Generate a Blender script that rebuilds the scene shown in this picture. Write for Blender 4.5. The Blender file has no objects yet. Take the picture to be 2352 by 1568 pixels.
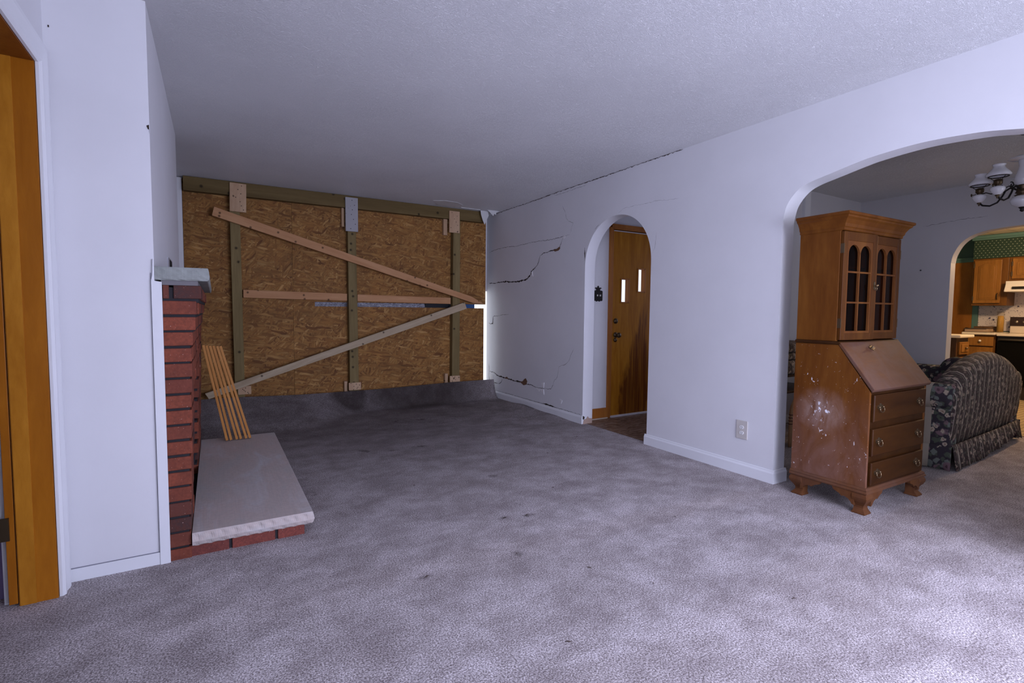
import bpy, bmesh, math, random
from mathutils import Vector, Matrix
from mathutils.geometry import tessellate_polygon

random.seed(7)
S = bpy.context.scene
COL = S.collection
PI = math.pi

# ------------------------------------------------------------------ camera
cd = bpy.data.cameras.new('camera'); cam = bpy.data.objects.new('camera', cd); COL.objects.link(cam)
S.camera = cam
yaw, pit, rol = 0.53474964, 0.05944021, -0.00830756
fw = Vector((math.sin(yaw)*math.cos(pit), math.cos(yaw)*math.cos(pit), -math.sin(pit)))
rt = Vector((math.cos(yaw), -math.sin(yaw), 0)); dn = fw.cross(rt)
r2 = rt*math.cos(rol) + dn*math.sin(rol); d2 = dn*math.cos(rol) - rt*math.sin(rol)
m = Matrix((( r2.x, -d2.x, -fw.x, 0), (r2.y, -d2.y, -fw.y, 0), (r2.z, -d2.z, -fw.z, 1.145), (0, 0, 0, 1)))
cam.matrix_world = m
cd.sensor_width = 36.0; cd.lens = 36.0*1152.91/2352.0
cd.clip_start = 0.02; cd.clip_end = 100

# ------------------------------------------------------------------ colour management and light
S.view_settings.view_transform = 'Standard'; S.view_settings.look = 'None'
S.view_settings.gamma = 1.0; S.view_settings.use_curve_mapping = False
S.view_settings.exposure = 0.0
w = bpy.data.worlds.new('world'); S.world = w; w.use_nodes = True
bg = w.node_tree.nodes['Background']; bg.inputs[0].default_value = (0.86, 0.90, 1.0, 1); bg.inputs[1].default_value = 1.5

def area(name, loc, rot, sx, sy, col, pw, spread=180):
    l = bpy.data.lights.new(name, 'AREA'); l.shape = 'RECTANGLE'; l.size = sx; l.size_y = sy
    l.color = col; l.energy = pw; l.spread = math.radians(spread)
    o = bpy.data.objects.new(name, l); COL.objects.link(o); o.location = loc; o.rotation_euler = rot
    return o
DAY = (0.69, 0.72, 1.0)
# daylight through the picture window behind the camera
area('window_daylight', (2.25, -.96, 1.12), (PI/2-.50, 0, 0), 2.0, 1.4, DAY, 122)
# daylight through the window in the left wall beside the camera
area('side_window_daylight', (-.60, -.25, 1.42), (PI/2, 0, -PI/2), 1.5, 1.25, DAY, 42)
# added fill for the dining room, set in an invented unseen window
area('dining_fill', (5.3, -.98, 1.45), (PI/2, 0, 0), 1.2, 1.1, (.84,.83,1.0), 7)
# warm kitchen lamps
def point(name, loc, col, pw, r):
    l = bpy.data.lights.new(name, 'POINT'); l.color = col; l.energy = pw; l.shadow_soft_size = r
    o = bpy.data.objects.new(name, l); COL.objects.link(o); o.location = loc
    return o
point('kitchen_lamp', (8.1, 1.6, 2.08), (1.0, 0.66, 0.38), 88, 0.10)
# fill light added out of view in the entry hall; no window there
area('entry_fill', (5.25, 3.65, 1.4), (PI/2, 0, PI/2), 0.8, 1.2, DAY, 5)

# ------------------------------------------------------------------ mesh helpers
class MB:
    def __init__(s): s.v = []; s.f = []; s.sm = []
    def add(s, vs, fs, smooth=False, M=None):
        n = len(s.v)
        for p in vs:
            p = Vector(p)
            s.v.append(M @ p if M else p)
        for f in fs:
            s.f.append(tuple(i+n for i in f)); s.sm.append(smooth)
        return s
    def box(s, x0, x1, y0, y1, z0, z1, M=None):
        vs = [(x, y, z) for z in (z0, z1) for y in (y0, y1) for x in (x0, x1)]
        fs = [(0, 2, 3, 1), (4, 5, 7, 6), (0, 1, 5, 4), (2, 6, 7, 3), (0, 4, 6, 2), (1, 3, 7, 5)]
        return s.add(vs, fs, False, M)
    def prism(s, poly, axis, a, b, M=None, smooth=False):
        """poly in the other two axes (in x,y,z order), extruded from a to b along axis"""
        def P(u, v, t):
            return {'x': (t, u, v), 'y': (u, t, v), 'z': (u, v, t)}[axis]
        ar = sum(poly[i][0]*poly[(i+1) % len(poly)][1]-poly[(i+1) % len(poly)][0]*poly[i][1] for i in range(len(poly)))
        if ar < 0: poly = poly[::-1]
        n = len(poly)
        vs = [P(u, v, a) for u, v in poly] + [P(u, v, b) for u, v in poly]
        flip = (axis == 'y') != (b < a)
        tri = tessellate_polygon([[Vector((u, v, 0)) for u, v in poly]])
        fs = []
        def orient(t):
            A, B, Cc = [poly[i] for i in t]
            return t if (B[0]-A[0])*(Cc[1]-A[1])-(B[1]-A[1])*(Cc[0]-A[0]) > 0 else (t[0], t[2], t[1])
        for t in tri:
            t = orient(tuple(t))
            fs.append(tuple(reversed(t))); fs.append(tuple(i+n for i in t))
        k = len(fs)
        for i in range(n):
            j = (i+1) % n
            fs.append((i, j, j+n, i+n))
        if flip: fs = [tuple(reversed(f)) for f in fs]
        nn = len(s.v)
        s.add(vs, fs[:k], False, M)
        base = nn
        for f in fs[k:]:
            s.f.append(tuple(i+base for i in f)); s.sm.append(smooth)
        return s
    def tube(s, pts, r, n=10, closed=False):
        pts = [Vector(p) for p in pts]; N = len(pts)
        rs = r if isinstance(r, (list, tuple)) else [r]*N
        ring = []
        up = Vector((0, 0, 1))
        prev = None
        vs = []
        for i, p in enumerate(pts):
            a = pts[(i-1) % N] if (closed or i > 0) else p
            b = pts[(i+1) % N] if (closed or i < N-1) else p
            t = (b-a).normalized()
            if prev is None:
                ref = up if abs(t.dot(up)) < .9 else Vector((1, 0, 0))
                u = t.cross(ref).normalized()
            else:
                u = (prev - t*prev.dot(t)).normalized()
            prev = u; v = t.cross(u)
            for k in range(n):
                an = 2*PI*k/n
                vs.append(p + (u*math.cos(an)+v*math.sin(an))*rs[i])
        fs = []
        M_ = N if closed else N-1
        for i in range(M_):
            for k in range(n):
                a = i*n+k; b = i*n+(k+1) % n; c = ((i+1) % N)*n+(k+1) % n; d = ((i+1) % N)*n+k
                fs.append((a, b, c, d))
        s.add(vs, fs, True)
        if not closed:
            o = len(s.v)-len(vs)
            s.f.append(tuple(o+k for k in reversed(range(n)))); s.sm.append(False)
            s.f.append(tuple(o+(N-1)*n+k for k in range(n))); s.sm.append(False)
        return s
    def lathe(s, prof, c=(0, 0, 0), n=24, M=None):
        """prof list of (r, z)"""
        vs = []; fs = []
        for r, z in prof:
            for k in range(n):
                an = 2*PI*k/n
                vs.append((c[0]+r*math.cos(an), c[1]+r*math.sin(an), c[2]+z))
        for i in range(len(prof)-1):
            for k in range(n):
                fs.append((i*n+k, i*n+(k+1) % n, (i+1)*n+(k+1) % n, (i+1)*n+k))
        return s.add(vs, fs, True, M)
    def ball(s, c, r, n=12, sq=(1, 1, 1)):
        prof = [(max(1e-4, math.sin(PI*i/(n//2+2))), -math.cos(PI*i/(n//2+2))) for i in range(n//2+3)]
        M = Matrix.Translation(c) @ Matrix.Diagonal((r*sq[0], r*sq[1], r*sq[2], 1))
        return s.lathe(prof, n=n, M=M)
    def rings(s, levels, x0, x1, y0, y1, back=False):
        """stack of rectangles grown by an offset: levels = [(offset, z)]; back edge y1 keeps still unless back"""
        vs = []; fs = []
        for o, z in levels:
            yb = y1 + (o if back else 0)
            vs += [(x0-o, y0-o, z), (x1+o, y0-o, z), (x1+o, yb, z), (x0-o, yb, z)]
        for i in range(len(levels)-1):
            for k in range(4):
                fs.append((i*4+k, i*4+(k+1) % 4, (i+1)*4+(k+1) % 4, (i+1)*4+k))
        fs.append((3, 2, 1, 0)); L = (len(levels)-1)*4
        fs.append((L, L+1, L+2, L+3))
        return s.add(vs, fs)

def obj(name, mb, mat, parent=None, bev=0.0, local=False, seg=2, top_origin=None, recalc=False):
    me = bpy.data.meshes.new(name)
    org = Vector((0, 0, 0))
    if not local:
        if parent is not None:
            p = parent
            while p is not None:
                org += p.location; p = p.parent
        else:
            xs = [v.x for v in mb.v]; ys = [v.y for v in mb.v]; zs = [v.z for v in mb.v]
            org = Vector(((min(xs)+max(xs))/2, (min(ys)+max(ys))/2, min(zs)))
    me.from_pydata([v-org for v in mb.v], [], mb.f)
    me.polygons.foreach_set('use_smooth', mb.sm)
    if recalc:
        b = bmesh.new(); b.from_mesh(me); bmesh.ops.recalc_face_normals(b, faces=b.faces); b.to_mesh(me); b.free()
    me.update()
    me.materials.append(mat)
    o = bpy.data.objects.new(name, me); COL.objects.link(o)
    if parent is not None: o.parent = parent
    else: o.location = org
    if bev > 0:
        md = o.modifiers.new('bevel', 'BEVEL'); md.width = bev; md.segments = seg; md.limit_method = 'ANGLE'; md.angle_limit = math.radians(40)
    return o
def thing(name, label, cat, loc=(0, 0, 0), rz=0, group=None):
    o = bpy.data.objects.new(name, None); COL.objects.link(o); o.location = loc; o.rotation_euler = (0, 0, rz)
    o.empty_display_size = 0.1
    return tag(o, label, cat, group)
def tag(o, label, cat, group=None, kind=None):
    o['label'] = label; o['category'] = cat
    if group: o['group'] = group
    if kind: o['kind'] = kind
    return o
def struct(name, mb, mat, parent=None, bev=0.0, label=None, recalc=False):
    o = obj(name, mb, mat, parent, bev, recalc=recalc)
    if parent is None: o['kind'] = 'structure'
    if label: o['label'] = label
    return o

# ------------------------------------------------------------------ material helpers
class NT:
    def __init__(s, name):
        s.m = bpy.data.materials.new(name); s.m.use_nodes = True
        s.t = s.m.node_tree; s.N = s.t.nodes; s.L = s.t.links
        s.bsdf = s.N['Principled BSDF']; s.out = s.N['Material Output']
        s.bsdf.inputs['Specular IOR Level'].default_value = 0.35
    def n(s, typ, **kw):
        nd = s.N.new(typ)
        for k, v in kw.items():
            if k.startswith('i_'):
                key = k[2:]
                key = int(key) if key.isdigit() else key.replace('_', ' ')
                s.set(nd, key, v)
            else: setattr(nd, k, v)
        return nd
    def set(s, nd, key, v):
        if isinstance(v, tuple) and len(v) == 2 and hasattr(v[0], 'outputs'):
            s.L.new(v[0].outputs[v[1]], nd.inputs[key])
        elif hasattr(v, 'outputs'): s.L.new(v.outputs[0], nd.inputs[key])
        else:
            if isinstance(v, (list, tuple)) and len(v) == 3 and len(getattr(nd.inputs[key], 'default_value', (0,)*3)) == 4: v = tuple(v)+(1,)
            nd.inputs[key].default_value = v
    def coord(s, scale=(1, 1, 1), rot=(0, 0, 0), loc=(0, 0, 0), rnd=False):
        tc = s.n('ShaderNodeTexCoord')
        src = (tc, 'Object')
        if rnd:
            oi = s.n('ShaderNodeObjectInfo')
            mu = s.n('ShaderNodeMath', operation='MULTIPLY', i_0=(oi, 'Random'), i_1=13.7)
            ad = s.n('ShaderNodeVectorMath', operation='ADD', i_0=(tc, 'Object'), i_1=mu)
            src = (ad, 0)
        mp = s.n('ShaderNodeMapping', i_Vector=src, i_Scale=scale, i_Rotation=rot, i_Location=loc)
        return mp
    def noise(s, vec, scale, detail=4, rough=.5, dist=0):
        return s.n('ShaderNodeTexNoise', i_Vector=vec, i_Scale=scale, i_Detail=detail, i_Roughness=rough, i_Distortion=dist)
    def vor(s, vec, scale, feature='F1', rnd=1.0):
        return s.n('ShaderNodeTexVoronoi', feature=feature, i_Vector=vec, i_Scale=scale, i_Randomness=rnd)
    def ramp(s, fac, stops, interp='LINEAR'):
        r = s.n('ShaderNodeValToRGB', i_Fac=fac); cr = r.color_ramp; cr.interpolation = interp
        while len(cr.elements) < len(stops): cr.elements.new(0.5)
        for e, (p, c) in zip(cr.elements, stops):
            e.position = p; e.color = (tuple(c)+(1,)) if len(c) == 3 else c
        return r
    def rng(s, v, a, b, c=0., d=1.):
        return s.n('ShaderNodeMapRange', i_Value=v, i_1=a, i_2=b, i_3=c, i_4=d)
    def mix(s, fac, a, b, mode='MIX'):
        x = s.n('ShaderNodeMix', data_type='RGBA', blend_type=mode)
        s.set(x, 0, fac); s.set(x, 6, a); s.set(x, 7, b)
        return (x, 2)
    def math(s, op, a, b=0.0):
        return s.n('ShaderNodeMath', operation=op, i_0=a, i_1=b)
    def col(s, v): s.set(s.bsdf, 'Base Color', v); return s
    def rough(s, v): s.set(s.bsdf, 'Roughness', v); return s
    def bump(s, h, strength=.3, dist=.01):
        b = s.n('ShaderNodeBump', i_Height=h, i_Strength=strength, i_Distance=dist)
        s.L.new(b.outputs[0], s.bsdf.inputs['Normal']); return s

def plain(name, c, rough=.6, metal=0., spec=.35, coat=0.):
    a = NT(name); a.col(tuple(c)+(1,)).rough(rough); a.bsdf.inputs['Metallic'].default_value = metal
    a.bsdf.inputs['Specular IOR Level'].default_value = spec; a.bsdf.inputs['Coat Weight'].default_value = coat
    return a.m
def wood(name, c1, c2, axis='z', sc=7., rough=.45, stretch=9., bump=.15, knots=None, rnd=True, c3=None):
    a = NT(name)
    s_ = {'x': (1/stretch*3, 3, 3), 'y': (3, 1/stretch*3, 3), 'z': (3, 3, 1/stretch*3)}[axis]
    v = a.coord(s_, rnd=rnd)
    n1 = a.noise(v, sc*.35, 3, .5, 1.2)
    n2 = a.noise(v, sc*2.2, 6, .65, .5)
    f = a.math('ADD', a.math('MULTIPLY', n1, .6), a.math('MULTIPLY', n2, .4))
    r = a.ramp(f, [(.32, c1), (.52, tuple((p+q)/2 for p, q in zip(c1, c2))), (.68, c2)])
    c = r
    if knots:
        sp = a.n('ShaderNodeSeparateXYZ', i_Vector=a.coord(rnd=rnd))
        cb = a.n('ShaderNodeCombineXYZ', i_0=(sp, 0), i_1=(sp, 2))
        k = a.vor(cb, knots[0]); k.voronoi_dimensions = '2D'
        ks = a.n('ShaderNodeSeparateColor', i_Color=(k, 'Color'))
        kf = a.math('MULTIPLY', a.math('GREATER_THAN', (ks, 0), knots[1]), a.rng((k, 'Distance'), .06, .17, .95, 0))
        c = a.mix(kf, r, tuple(x*.22 for x in c1)+(1,))
    a.col(c).rough(rough).bump(n2, bump, .004); a.bsdf.inputs['Specular IOR Level'].default_value = .22
    return a.m

# walls: painted plaster; faint roller mottling and hairline unevenness
def paint(name, c, var=.06, rough=.55, bump=.12, sc=1.3):
    a = NT(name); v = a.coord()
    n = a.noise(v, sc, 5, .6)
    c2 = tuple(x*(1-var) for x in c)
    r = a.ramp(n, [(.35, c2), (.65, c)])
    n2 = a.noise(v, 60, 3, .5)
    a.col(r).rough(rough).bump(n2, bump, .002)
    return a.m
WALL = paint('wall_paint', (.74, .74, .77))
WALLD = paint('dining_wall_paint', (.58, .57, .60))
TRIM = paint('trim_paint', (.78, .79, .82), .04, .4, .06)
DARK = plain('dark_void', (.012, .010, .009), .9)

def m_ceiling():
    a = NT('ceiling_texture_paint')
    v = a.coord((1, 1, 1))
    n = a.noise(a.coord((1, 1.6, 1)), 58, 5, .65, 2.2)
    r_ = a.ramp(n, [(.42, (0, 0, 0)), (.62, (1, 1, 1))])
    big = a.noise(v, 1.1, 4, .55)
    a.col(a.ramp(big, [(.3, (.80, .80, .82)), (.7, (.90, .90, .92))])).rough(.42)
    a.bump(r_, .7, .0095)
    return a.m
CEIL = m_ceiling()

def m_carpet():
    a = NT('carpet_pile')
    v = a.coord()
    fine = a.noise(v, 165, 3, .8)
    mid = a.noise(v, 60, 3, .6)
    big = a.noise(a.coord((1, 1.25, 1)), 3.6, 9, .74, .15)
    vb = a.noise(a.coord(loc=(3, 1, 0)), .8, 3, .5)
    # stains, plus wide far-end ellipses that paint the light's falloff as dark pile
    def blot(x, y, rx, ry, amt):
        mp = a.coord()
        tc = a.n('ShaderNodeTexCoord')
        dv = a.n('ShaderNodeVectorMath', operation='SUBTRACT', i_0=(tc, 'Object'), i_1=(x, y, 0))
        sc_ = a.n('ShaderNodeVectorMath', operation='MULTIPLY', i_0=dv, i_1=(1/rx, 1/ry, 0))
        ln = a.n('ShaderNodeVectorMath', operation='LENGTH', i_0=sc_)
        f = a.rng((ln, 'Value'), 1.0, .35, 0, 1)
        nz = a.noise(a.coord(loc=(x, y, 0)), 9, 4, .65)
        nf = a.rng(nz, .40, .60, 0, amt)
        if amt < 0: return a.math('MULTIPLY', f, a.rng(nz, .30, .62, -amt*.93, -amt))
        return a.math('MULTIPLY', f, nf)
    stains_and_falloff = [(1.72, 5.02, .42, .20, .85), (1.35, 5.2, .42, .30, .6), (1.0, 4.05, .14, .16, .7), (1.42, 4.45, .3, .3, .35), (.35, 4.75, .4, .12, .7),
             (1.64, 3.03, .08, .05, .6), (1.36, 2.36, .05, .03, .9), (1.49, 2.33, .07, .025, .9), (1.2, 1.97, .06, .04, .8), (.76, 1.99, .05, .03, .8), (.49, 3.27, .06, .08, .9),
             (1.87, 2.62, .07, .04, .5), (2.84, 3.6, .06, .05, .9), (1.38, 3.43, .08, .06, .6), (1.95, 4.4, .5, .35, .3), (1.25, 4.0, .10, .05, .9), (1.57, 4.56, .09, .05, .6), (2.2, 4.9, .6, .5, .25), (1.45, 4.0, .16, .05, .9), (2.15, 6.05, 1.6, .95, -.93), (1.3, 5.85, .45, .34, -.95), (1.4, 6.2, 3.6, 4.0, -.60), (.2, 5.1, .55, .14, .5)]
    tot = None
    for b in stains_and_falloff:
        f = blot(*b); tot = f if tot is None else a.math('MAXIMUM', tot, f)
    spk = a.ramp(fine, [(.36, (.115, .095, .095)), (.5, (.39, .355, .355)), (.62, (.78, .73, .74))])
    pat = a.ramp(big, [(.38, (.70, .67, .67)), (.5, (.92, .90, .90)), (.61, (1.16, 1.15, 1.17))])
    c = a.mix(1.0, spk, pat, 'MULTIPLY')
    c = a.mix(a.rng(vb, .35, .7, 0, .25), c, (.24, .20, .18, 1))
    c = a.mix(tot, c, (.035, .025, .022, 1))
    a.col(c).rough(.95)
    a.bsdf.inputs['Specular IOR Level'].default_value = .1
    a.bump(fine, .6, .006)
    return a.m
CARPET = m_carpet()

def m_osb():
    a = NT('oriented_strand_board')
    layers = []
    for i, (rot, sx) in enumerate([(0.2, 1), (-.7, 1.15), (1.45, .9), (.85, 1.05), (-.15, .85)]):
        tc = a.n('ShaderNodeTexCoord')
        oi = a.n('ShaderNodeObjectInfo')
        mu = a.math('MULTIPLY', (oi, 'Random'), 31.0)
        ad = a.n('ShaderNodeVectorMath', operation='ADD', i_0=(tc, 'Object'), i_1=mu)
        nd = a.noise(ad, 6, 2, .5)
        warp = a.n('ShaderNodeVectorMath', operation='MULTIPLY_ADD', i_0=(nd, 'Color'), i_1=(.05, 0, .05), i_2=ad)
        mp = a.n('ShaderNodeMapping', i_Vector=warp, i_Rotation=(0, rot, 0), i_Location=(i*3.1, 0, i*1.7))
        m2 = a.n('ShaderNodeMapping', i_Vector=mp, i_Scale=(10*sx, 0.01, 56*sx))
        layers.append(a.vor(m2, 1.0))
    pick = a.noise(a.coord((1, .01, 1), rnd=True), 14, 2, .5)
    c = (layers[0], 'Color'); d = (layers[0], 'Distance')
    cur = layers[0]
    sep = [a.n('ShaderNodeSeparateColor', i_Color=(l, 'Color')) for l in layers]
    val = sep[0]
    def mixf(f, p, q):
        x = a.n('ShaderNodeMix', data_type='FLOAT'); a.set(x, 0, f); a.set(x, 2, p); a.set(x, 3, q); return x
    v_ = (sep[0], 0); e_ = (layers[0], 'Distance')
    for i in range(1, 5):
        th = a.math('GREATER_THAN', (sep[i], 1), .58)
        v_ = mixf(th, v_, (sep[i], 0)); e_ = mixf(th, e_, (layers[i], 'Distance'))
    r = a.ramp(v_, [(0, (.17, .062, .012)), (.12, (.26, .108, .022)), (.5, (.325, .148, .033)), (.85, (.385, .188, .048)), (1, (.48, .265, .085))])
    edge = a.rng(e_, .30, .80, 1.0, .70)
    big = a.noise(a.coord((1, .01, 1), rnd=True), 3, 3, .5)
    b2 = a.rng(big, .3, .7, .82, 1.08)
    c = a.mix(1.0, r, a.n('ShaderNodeCombineColor', i_0=edge, i_1=edge, i_2=edge), 'MULTIPLY')
    c = a.mix(1.0, c, a.n('ShaderNodeCombineColor', i_0=b2, i_1=b2, i_2=b2), 'MULTIPLY')
    fn = a.noise(a.coord((1, .01, 1)), 220, 2, .6)
    a.col(c).rough(.7).bump(a.math('ADD', v_, a.math('MULTIPLY', fn, .2)), .35, .002)
    return a.m
OSB = m_osb()

def m_brick(name, ca, cb, cdark):
    a = NT(name)
    oi = a.n('ShaderNodeNewGeometry')
    n = a.noise(a.coord(), 90, 4, .6); n2 = a.noise(a.coord(), 9, 3, .5)
    rp = a.ramp((oi, 'Random Per Island'), [(0, cb), (.45, ca), (.8, ca), (.93, cdark), (1, cdark)])
    f = a.rng(n, .35, .7, 0, .6)
    c = a.mix(f, rp, tuple(x*.45 for x in ca)+(1,))
    c = a.mix(a.rng(n2, .45, .7, 0, .5), c, tuple(x*.5 for x in cb)+(1,))
    sp = a.noise(a.coord(loc=(5, 5, 5)), 140, 1, .5)
    c = a.mix(a.rng(sp, .72, .76, 0, .8), c, (.6, .42, .36, 1))
    a.col(c).rough(.75).bump(n, .5, .003)
    return a.m
BRICK = m_brick('red_brick', (.26, .062, .030), (.17, .044, .026), (.055, .026, .024))
MORTAR = paint('dark_mortar', (.030, .028, .032), .3, .9, .6)
def m_stone(name, c1, c2, c3):
    a = NT(name)
    n = a.noise(a.coord((1, .35, 1)), 5, 5, .6, .8); n2 = a.noise(a.coord(), 45, 5, .7)
    ln = a.noise(a.coord((90, 2, 1)), 2, 2, .5)
    r = a.ramp(n, [(.3, c1), (.55, c2), (.75, c3)])
    c = a.mix(a.rng(n2, .4, .7, 0, .25), r, tuple(x*.6 for x in c1)+(1,))
    c = a.mix(a.rng(ln, .5, .6, 0, .12), c, tuple(x*.6 for x in c1)+(1,))
    a.col(c).rough(.7).bump(n2, .35, .004)
    return a.m
STONE = m_stone('sandstone', (.46, .45, .44), (.52, .44, .41), (.56, .55, .56))
STONE2 = m_stone('grey_sandstone', (.25, .27, .255), (.31, .33, .31), (.38, .40, .38))

OAK = wood('golden_oak', (.40, .155, .025), (.62, .29, .07), 'z', 7, .35)
JAMB = wood('varnished_door_jamb_wood', (.27, .080, .004), (.43, .150, .010), 'z', 5, .35, 7)
JAMB2 = wood('varnished_lighter_wood', (.36, .128, .008), (.54, .225, .022), 'z', 7, .35, 4)
JAMB3 = wood('varnished_darker_wood', (.16, .042, .005), (.26, .080, .010), 'z', 6, .35, 8)
TREAT = wood('treated_lumber', (.15, .106, .040), (.25, .185, .078), 'z', 8, .7, 12, .3, (9, .80))
TREATX = wood('treated_lumber_lengthwise', (.105, .068, .022), (.18, .125, .048), 'x', 8, .7, 12, .3, (8, .86))
PINE = wood('pink_pine', (.42, .20, .085), (.56, .31, .155), 'x', 8, .65, 10, .2, (11, .72))
PINEG = wood('weathered_pine', (.36, .27, .17), (.52, .42, .29), 'x', 8, .7, 10, .2, (11, .78))
SCRAP = wood('pine_scrap', (.42, .26, .15), (.60, .42, .27), 'z', 8, .7, 6, .2, (14, .9))
WSCRAP = NT('white_painted_scrap'); _n = WSCRAP.vor(WSCRAP.coord((26, .1, 26)), 1.0)
WSCRAP.col(WSCRAP.mix(WSCRAP.rng((_n, 'Distance'), .06, .12, 1, 0), (.36, .35, .36, 1), (.10, .08, .08, 1))).rough(.6); WSCRAP = WSCRAP.m
SLAT = wood('varnished_slat_wood', (.42, .17, .035), (.58, .27, .075), 'z', 8, .4, 9)

def m_doorwood():
    a = NT('entry_door_veneer')
    v = a.coord((3, 3, .33))
    n1 = a.noise(v, 2.2, 4, .55, 2.2); n2 = a.noise(v, 14, 5, .6, .6)
    f = a.math('ADD', a.math('MULTIPLY', n1, .65), a.math('MULTIPLY', n2, .35))
    r = a.ramp(f, [(.3, (.27, .092, .006)), (.5, (.39, .150, .010)), (.7, (.50, .215, .020))])
    # water stain running down from the latch: a tongue of darker wood
    tc = a.n('ShaderNodeTexCoord'); sp = a.n('ShaderNodeSeparateXYZ', i_Vector=(tc, 'Object'))
    wz = a.noise(a.coord((9, 1, 1.4)), 1.0, 4, .6, 1.5)
    cen = a.math('MULTIPLY', (sp, 2), -.13)           # drifts to the hinge side lower down
    dx = a.math('ABSOLUTE', a.math('ADD', a.math('ADD', (sp, 0), cen), .12))
    wd = a.rng((sp, 2), 1.35, .2, .03, .24)
    edge = a.math('SUBTRACT', wd, dx)
    edge = a.math('ADD', edge, a.math('MULTIPLY', a.math('SUBTRACT', wz, .5), .30))
    top = a.rng((sp, 2), 1.5, 1.05, 0, 1)
    f2 = a.math('MULTIPLY', a.rng(edge, -.01, .05, 0, .85), top)
    streak = a.noise(a.coord((30, 1, 1.1)), 1.0, 3, .5, 1.0)
    f3 = a.math('MULTIPLY', f2, a.rng(streak, .36, .55, .45, 1))
    c = a.mix(f3, r, (.085, .016, .004, 1))
    a.col(c).rough(.45); a.bsdf.inputs['Specular IOR Level'].default_value = .12
    return a.m
DOORW = m_doorwood()

def m_desk(name, dust=0.0, scuffs=False, dark=1.0, axis='z'):
    a = NT(name)
    s_ = {'z': (3, 3, .5), 'x': (.5, 3, 3)}[axis]
    v = a.coord(s_)
    n1 = a.noise(v, 2.4, 4, .55, 1.0); n2 = a.noise(v, 16, 5, .6)
    f = a.math('ADD', a.math('MULTIPLY', n1, .7), a.math('MULTIPLY', n2, .3))
    D = dark*.54
    r = a.ramp(f, [(.3, (.140*D, .040*D, .006*D)), (.5, (.22*D, .070*D, .010*D)), (.7, (.31*D, .112*D, .018*D))])
    c = r; rg = .42
    if dust > 0:
        n3 = a.noise(a.coord(), 5, 5, .65, 1.0)
        c = a.mix(a.rng(n3, .35, .7, dust*.35, dust), c, (.115, .064, .050, 1))
        rg = .6
    if scuffs:
        tc = a.n('ShaderNodeTexCoord'); sp = a.n('ShaderNodeSeparateXYZ', i_Vector=(tc, 'Object'))
        # dusty film on the lower half, a pale rubbed cloud, and white chips
        n3 = a.noise(a.coord((1, 1, .6)), 6, 5, .65, 1.0)
        low = a.rng((sp, 2), .70, .30, 0, 1)
        c = a.mix(a.math('MULTIPLY', low, a.rng(n3, .38, .66, .15, .75)), c, (.20, .105, .080, 1))
        dv = a.n('ShaderNodeVectorMath', operation='SUBTRACT', i_0=(tc, 'Object'), i_1=(0, .26, .56))
        sc_ = a.n('ShaderNodeVectorMath', operation='MULTIPLY', i_0=dv, i_1=(0, 7.0, 7.5))
        ln = a.n('ShaderNodeVectorMath', operation='LENGTH', i_0=sc_)
        cl = a.rng((ln, 'Value'), 1.15, .1, 0, .65)
        n4 = a.noise(a.coord((1, 1, .5)), 11, 5, .7, 1.2)
        c = a.mix(a.math('MULTIPLY', cl, a.rng(n4, .35, .62, .15, 1)), c, (.40, .30, .28, 1))
        zone = a.rng((sp, 2), 1.0, .78, 0, 1)
        for sc2, th, loc in ((30, .68, (1, 2, 3)), (70, .69, (7, 2, 5))):
            n5 = a.noise(a.coord((1, 1, .8), loc=loc), sc2, 3, .6, .8)
            c = a.mix(a.math('MULTIPLY', a.rng(n5, th, th+.03, 0, .75), zone), c, (.72, .68, .70, 1))
        n6 = a.noise(a.coord((1, 1, .7), loc=(4, 4, 4)), 42, 3, .6)
        c = a.mix(a.math('MULTIPLY', a.rng(n6, .60, .62, 0, .95), a.rng((ln, 'Value'), .55, .25, 0, 1)), c, (.80, .80, .86, 1))
    a.col(c).rough(rg).bump(n2, .05, .002); a.bsdf.inputs['Specular IOR Level'].default_value = .18
    return a.m
DESK = m_desk('cherry_wood'); DESKS = m_desk('scuffed_cherry_side', scuffs=True); DESKX = m_desk('cherry_drawer_front_shaded', 0.0, False, .34, 'x')  # drawer-front copy is darkened to paint in the shade on the desk's front
DESKDUST = m_desk('dusty_cherry', 1.0, False, .9, 'x'); DESKM = m_desk('dusty_moulding', .6, False, .9, 'x'); DESKD = m_desk('dark_cherry', 0, False, .28)
DESKF = m_desk('cherry_feet', .35, False, .9)
BRASS = plain('aged_brass', (.20, .14, .08), .35, .9)
BRASSD = plain('dark_brass', (.10, .07, .04), .4, .8)
BLACKM = plain('black_iron', (.012, .010, .010), .5, .3)
MILK = plain('milk_glass', (.80, .80, .84), .12, 0, .6)
def m_glass(name, tint=(.9, .9, .9), gl=.0):
    a = NT(name)
    tr = a.n('ShaderNodeBsdfTransparent', i_Color=tint+(1,)); gs = a.n('ShaderNodeBsdfGlossy', i_Roughness=.02)
    lw = a.n('ShaderNodeLayerWeight', i_Blend=.35)
    f = a.math('ADD', a.math('MULTIPLY', a.math('POWER', (lw, 'Facing'), 3.0), .40), .012+gl)
    mx = a.n('ShaderNodeMixShader'); a.set(mx, 0, f); a.set(mx, 1, tr); a.set(mx, 2, gs)
    a.L.new(mx.outputs[0], a.out.inputs[0])
    return a.m
GLASS = m_glass('cabinet_glass', (.62, .52, .48), .0)
CLEAR = m_glass('window_glass', (.95, .97, 1.0))

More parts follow.
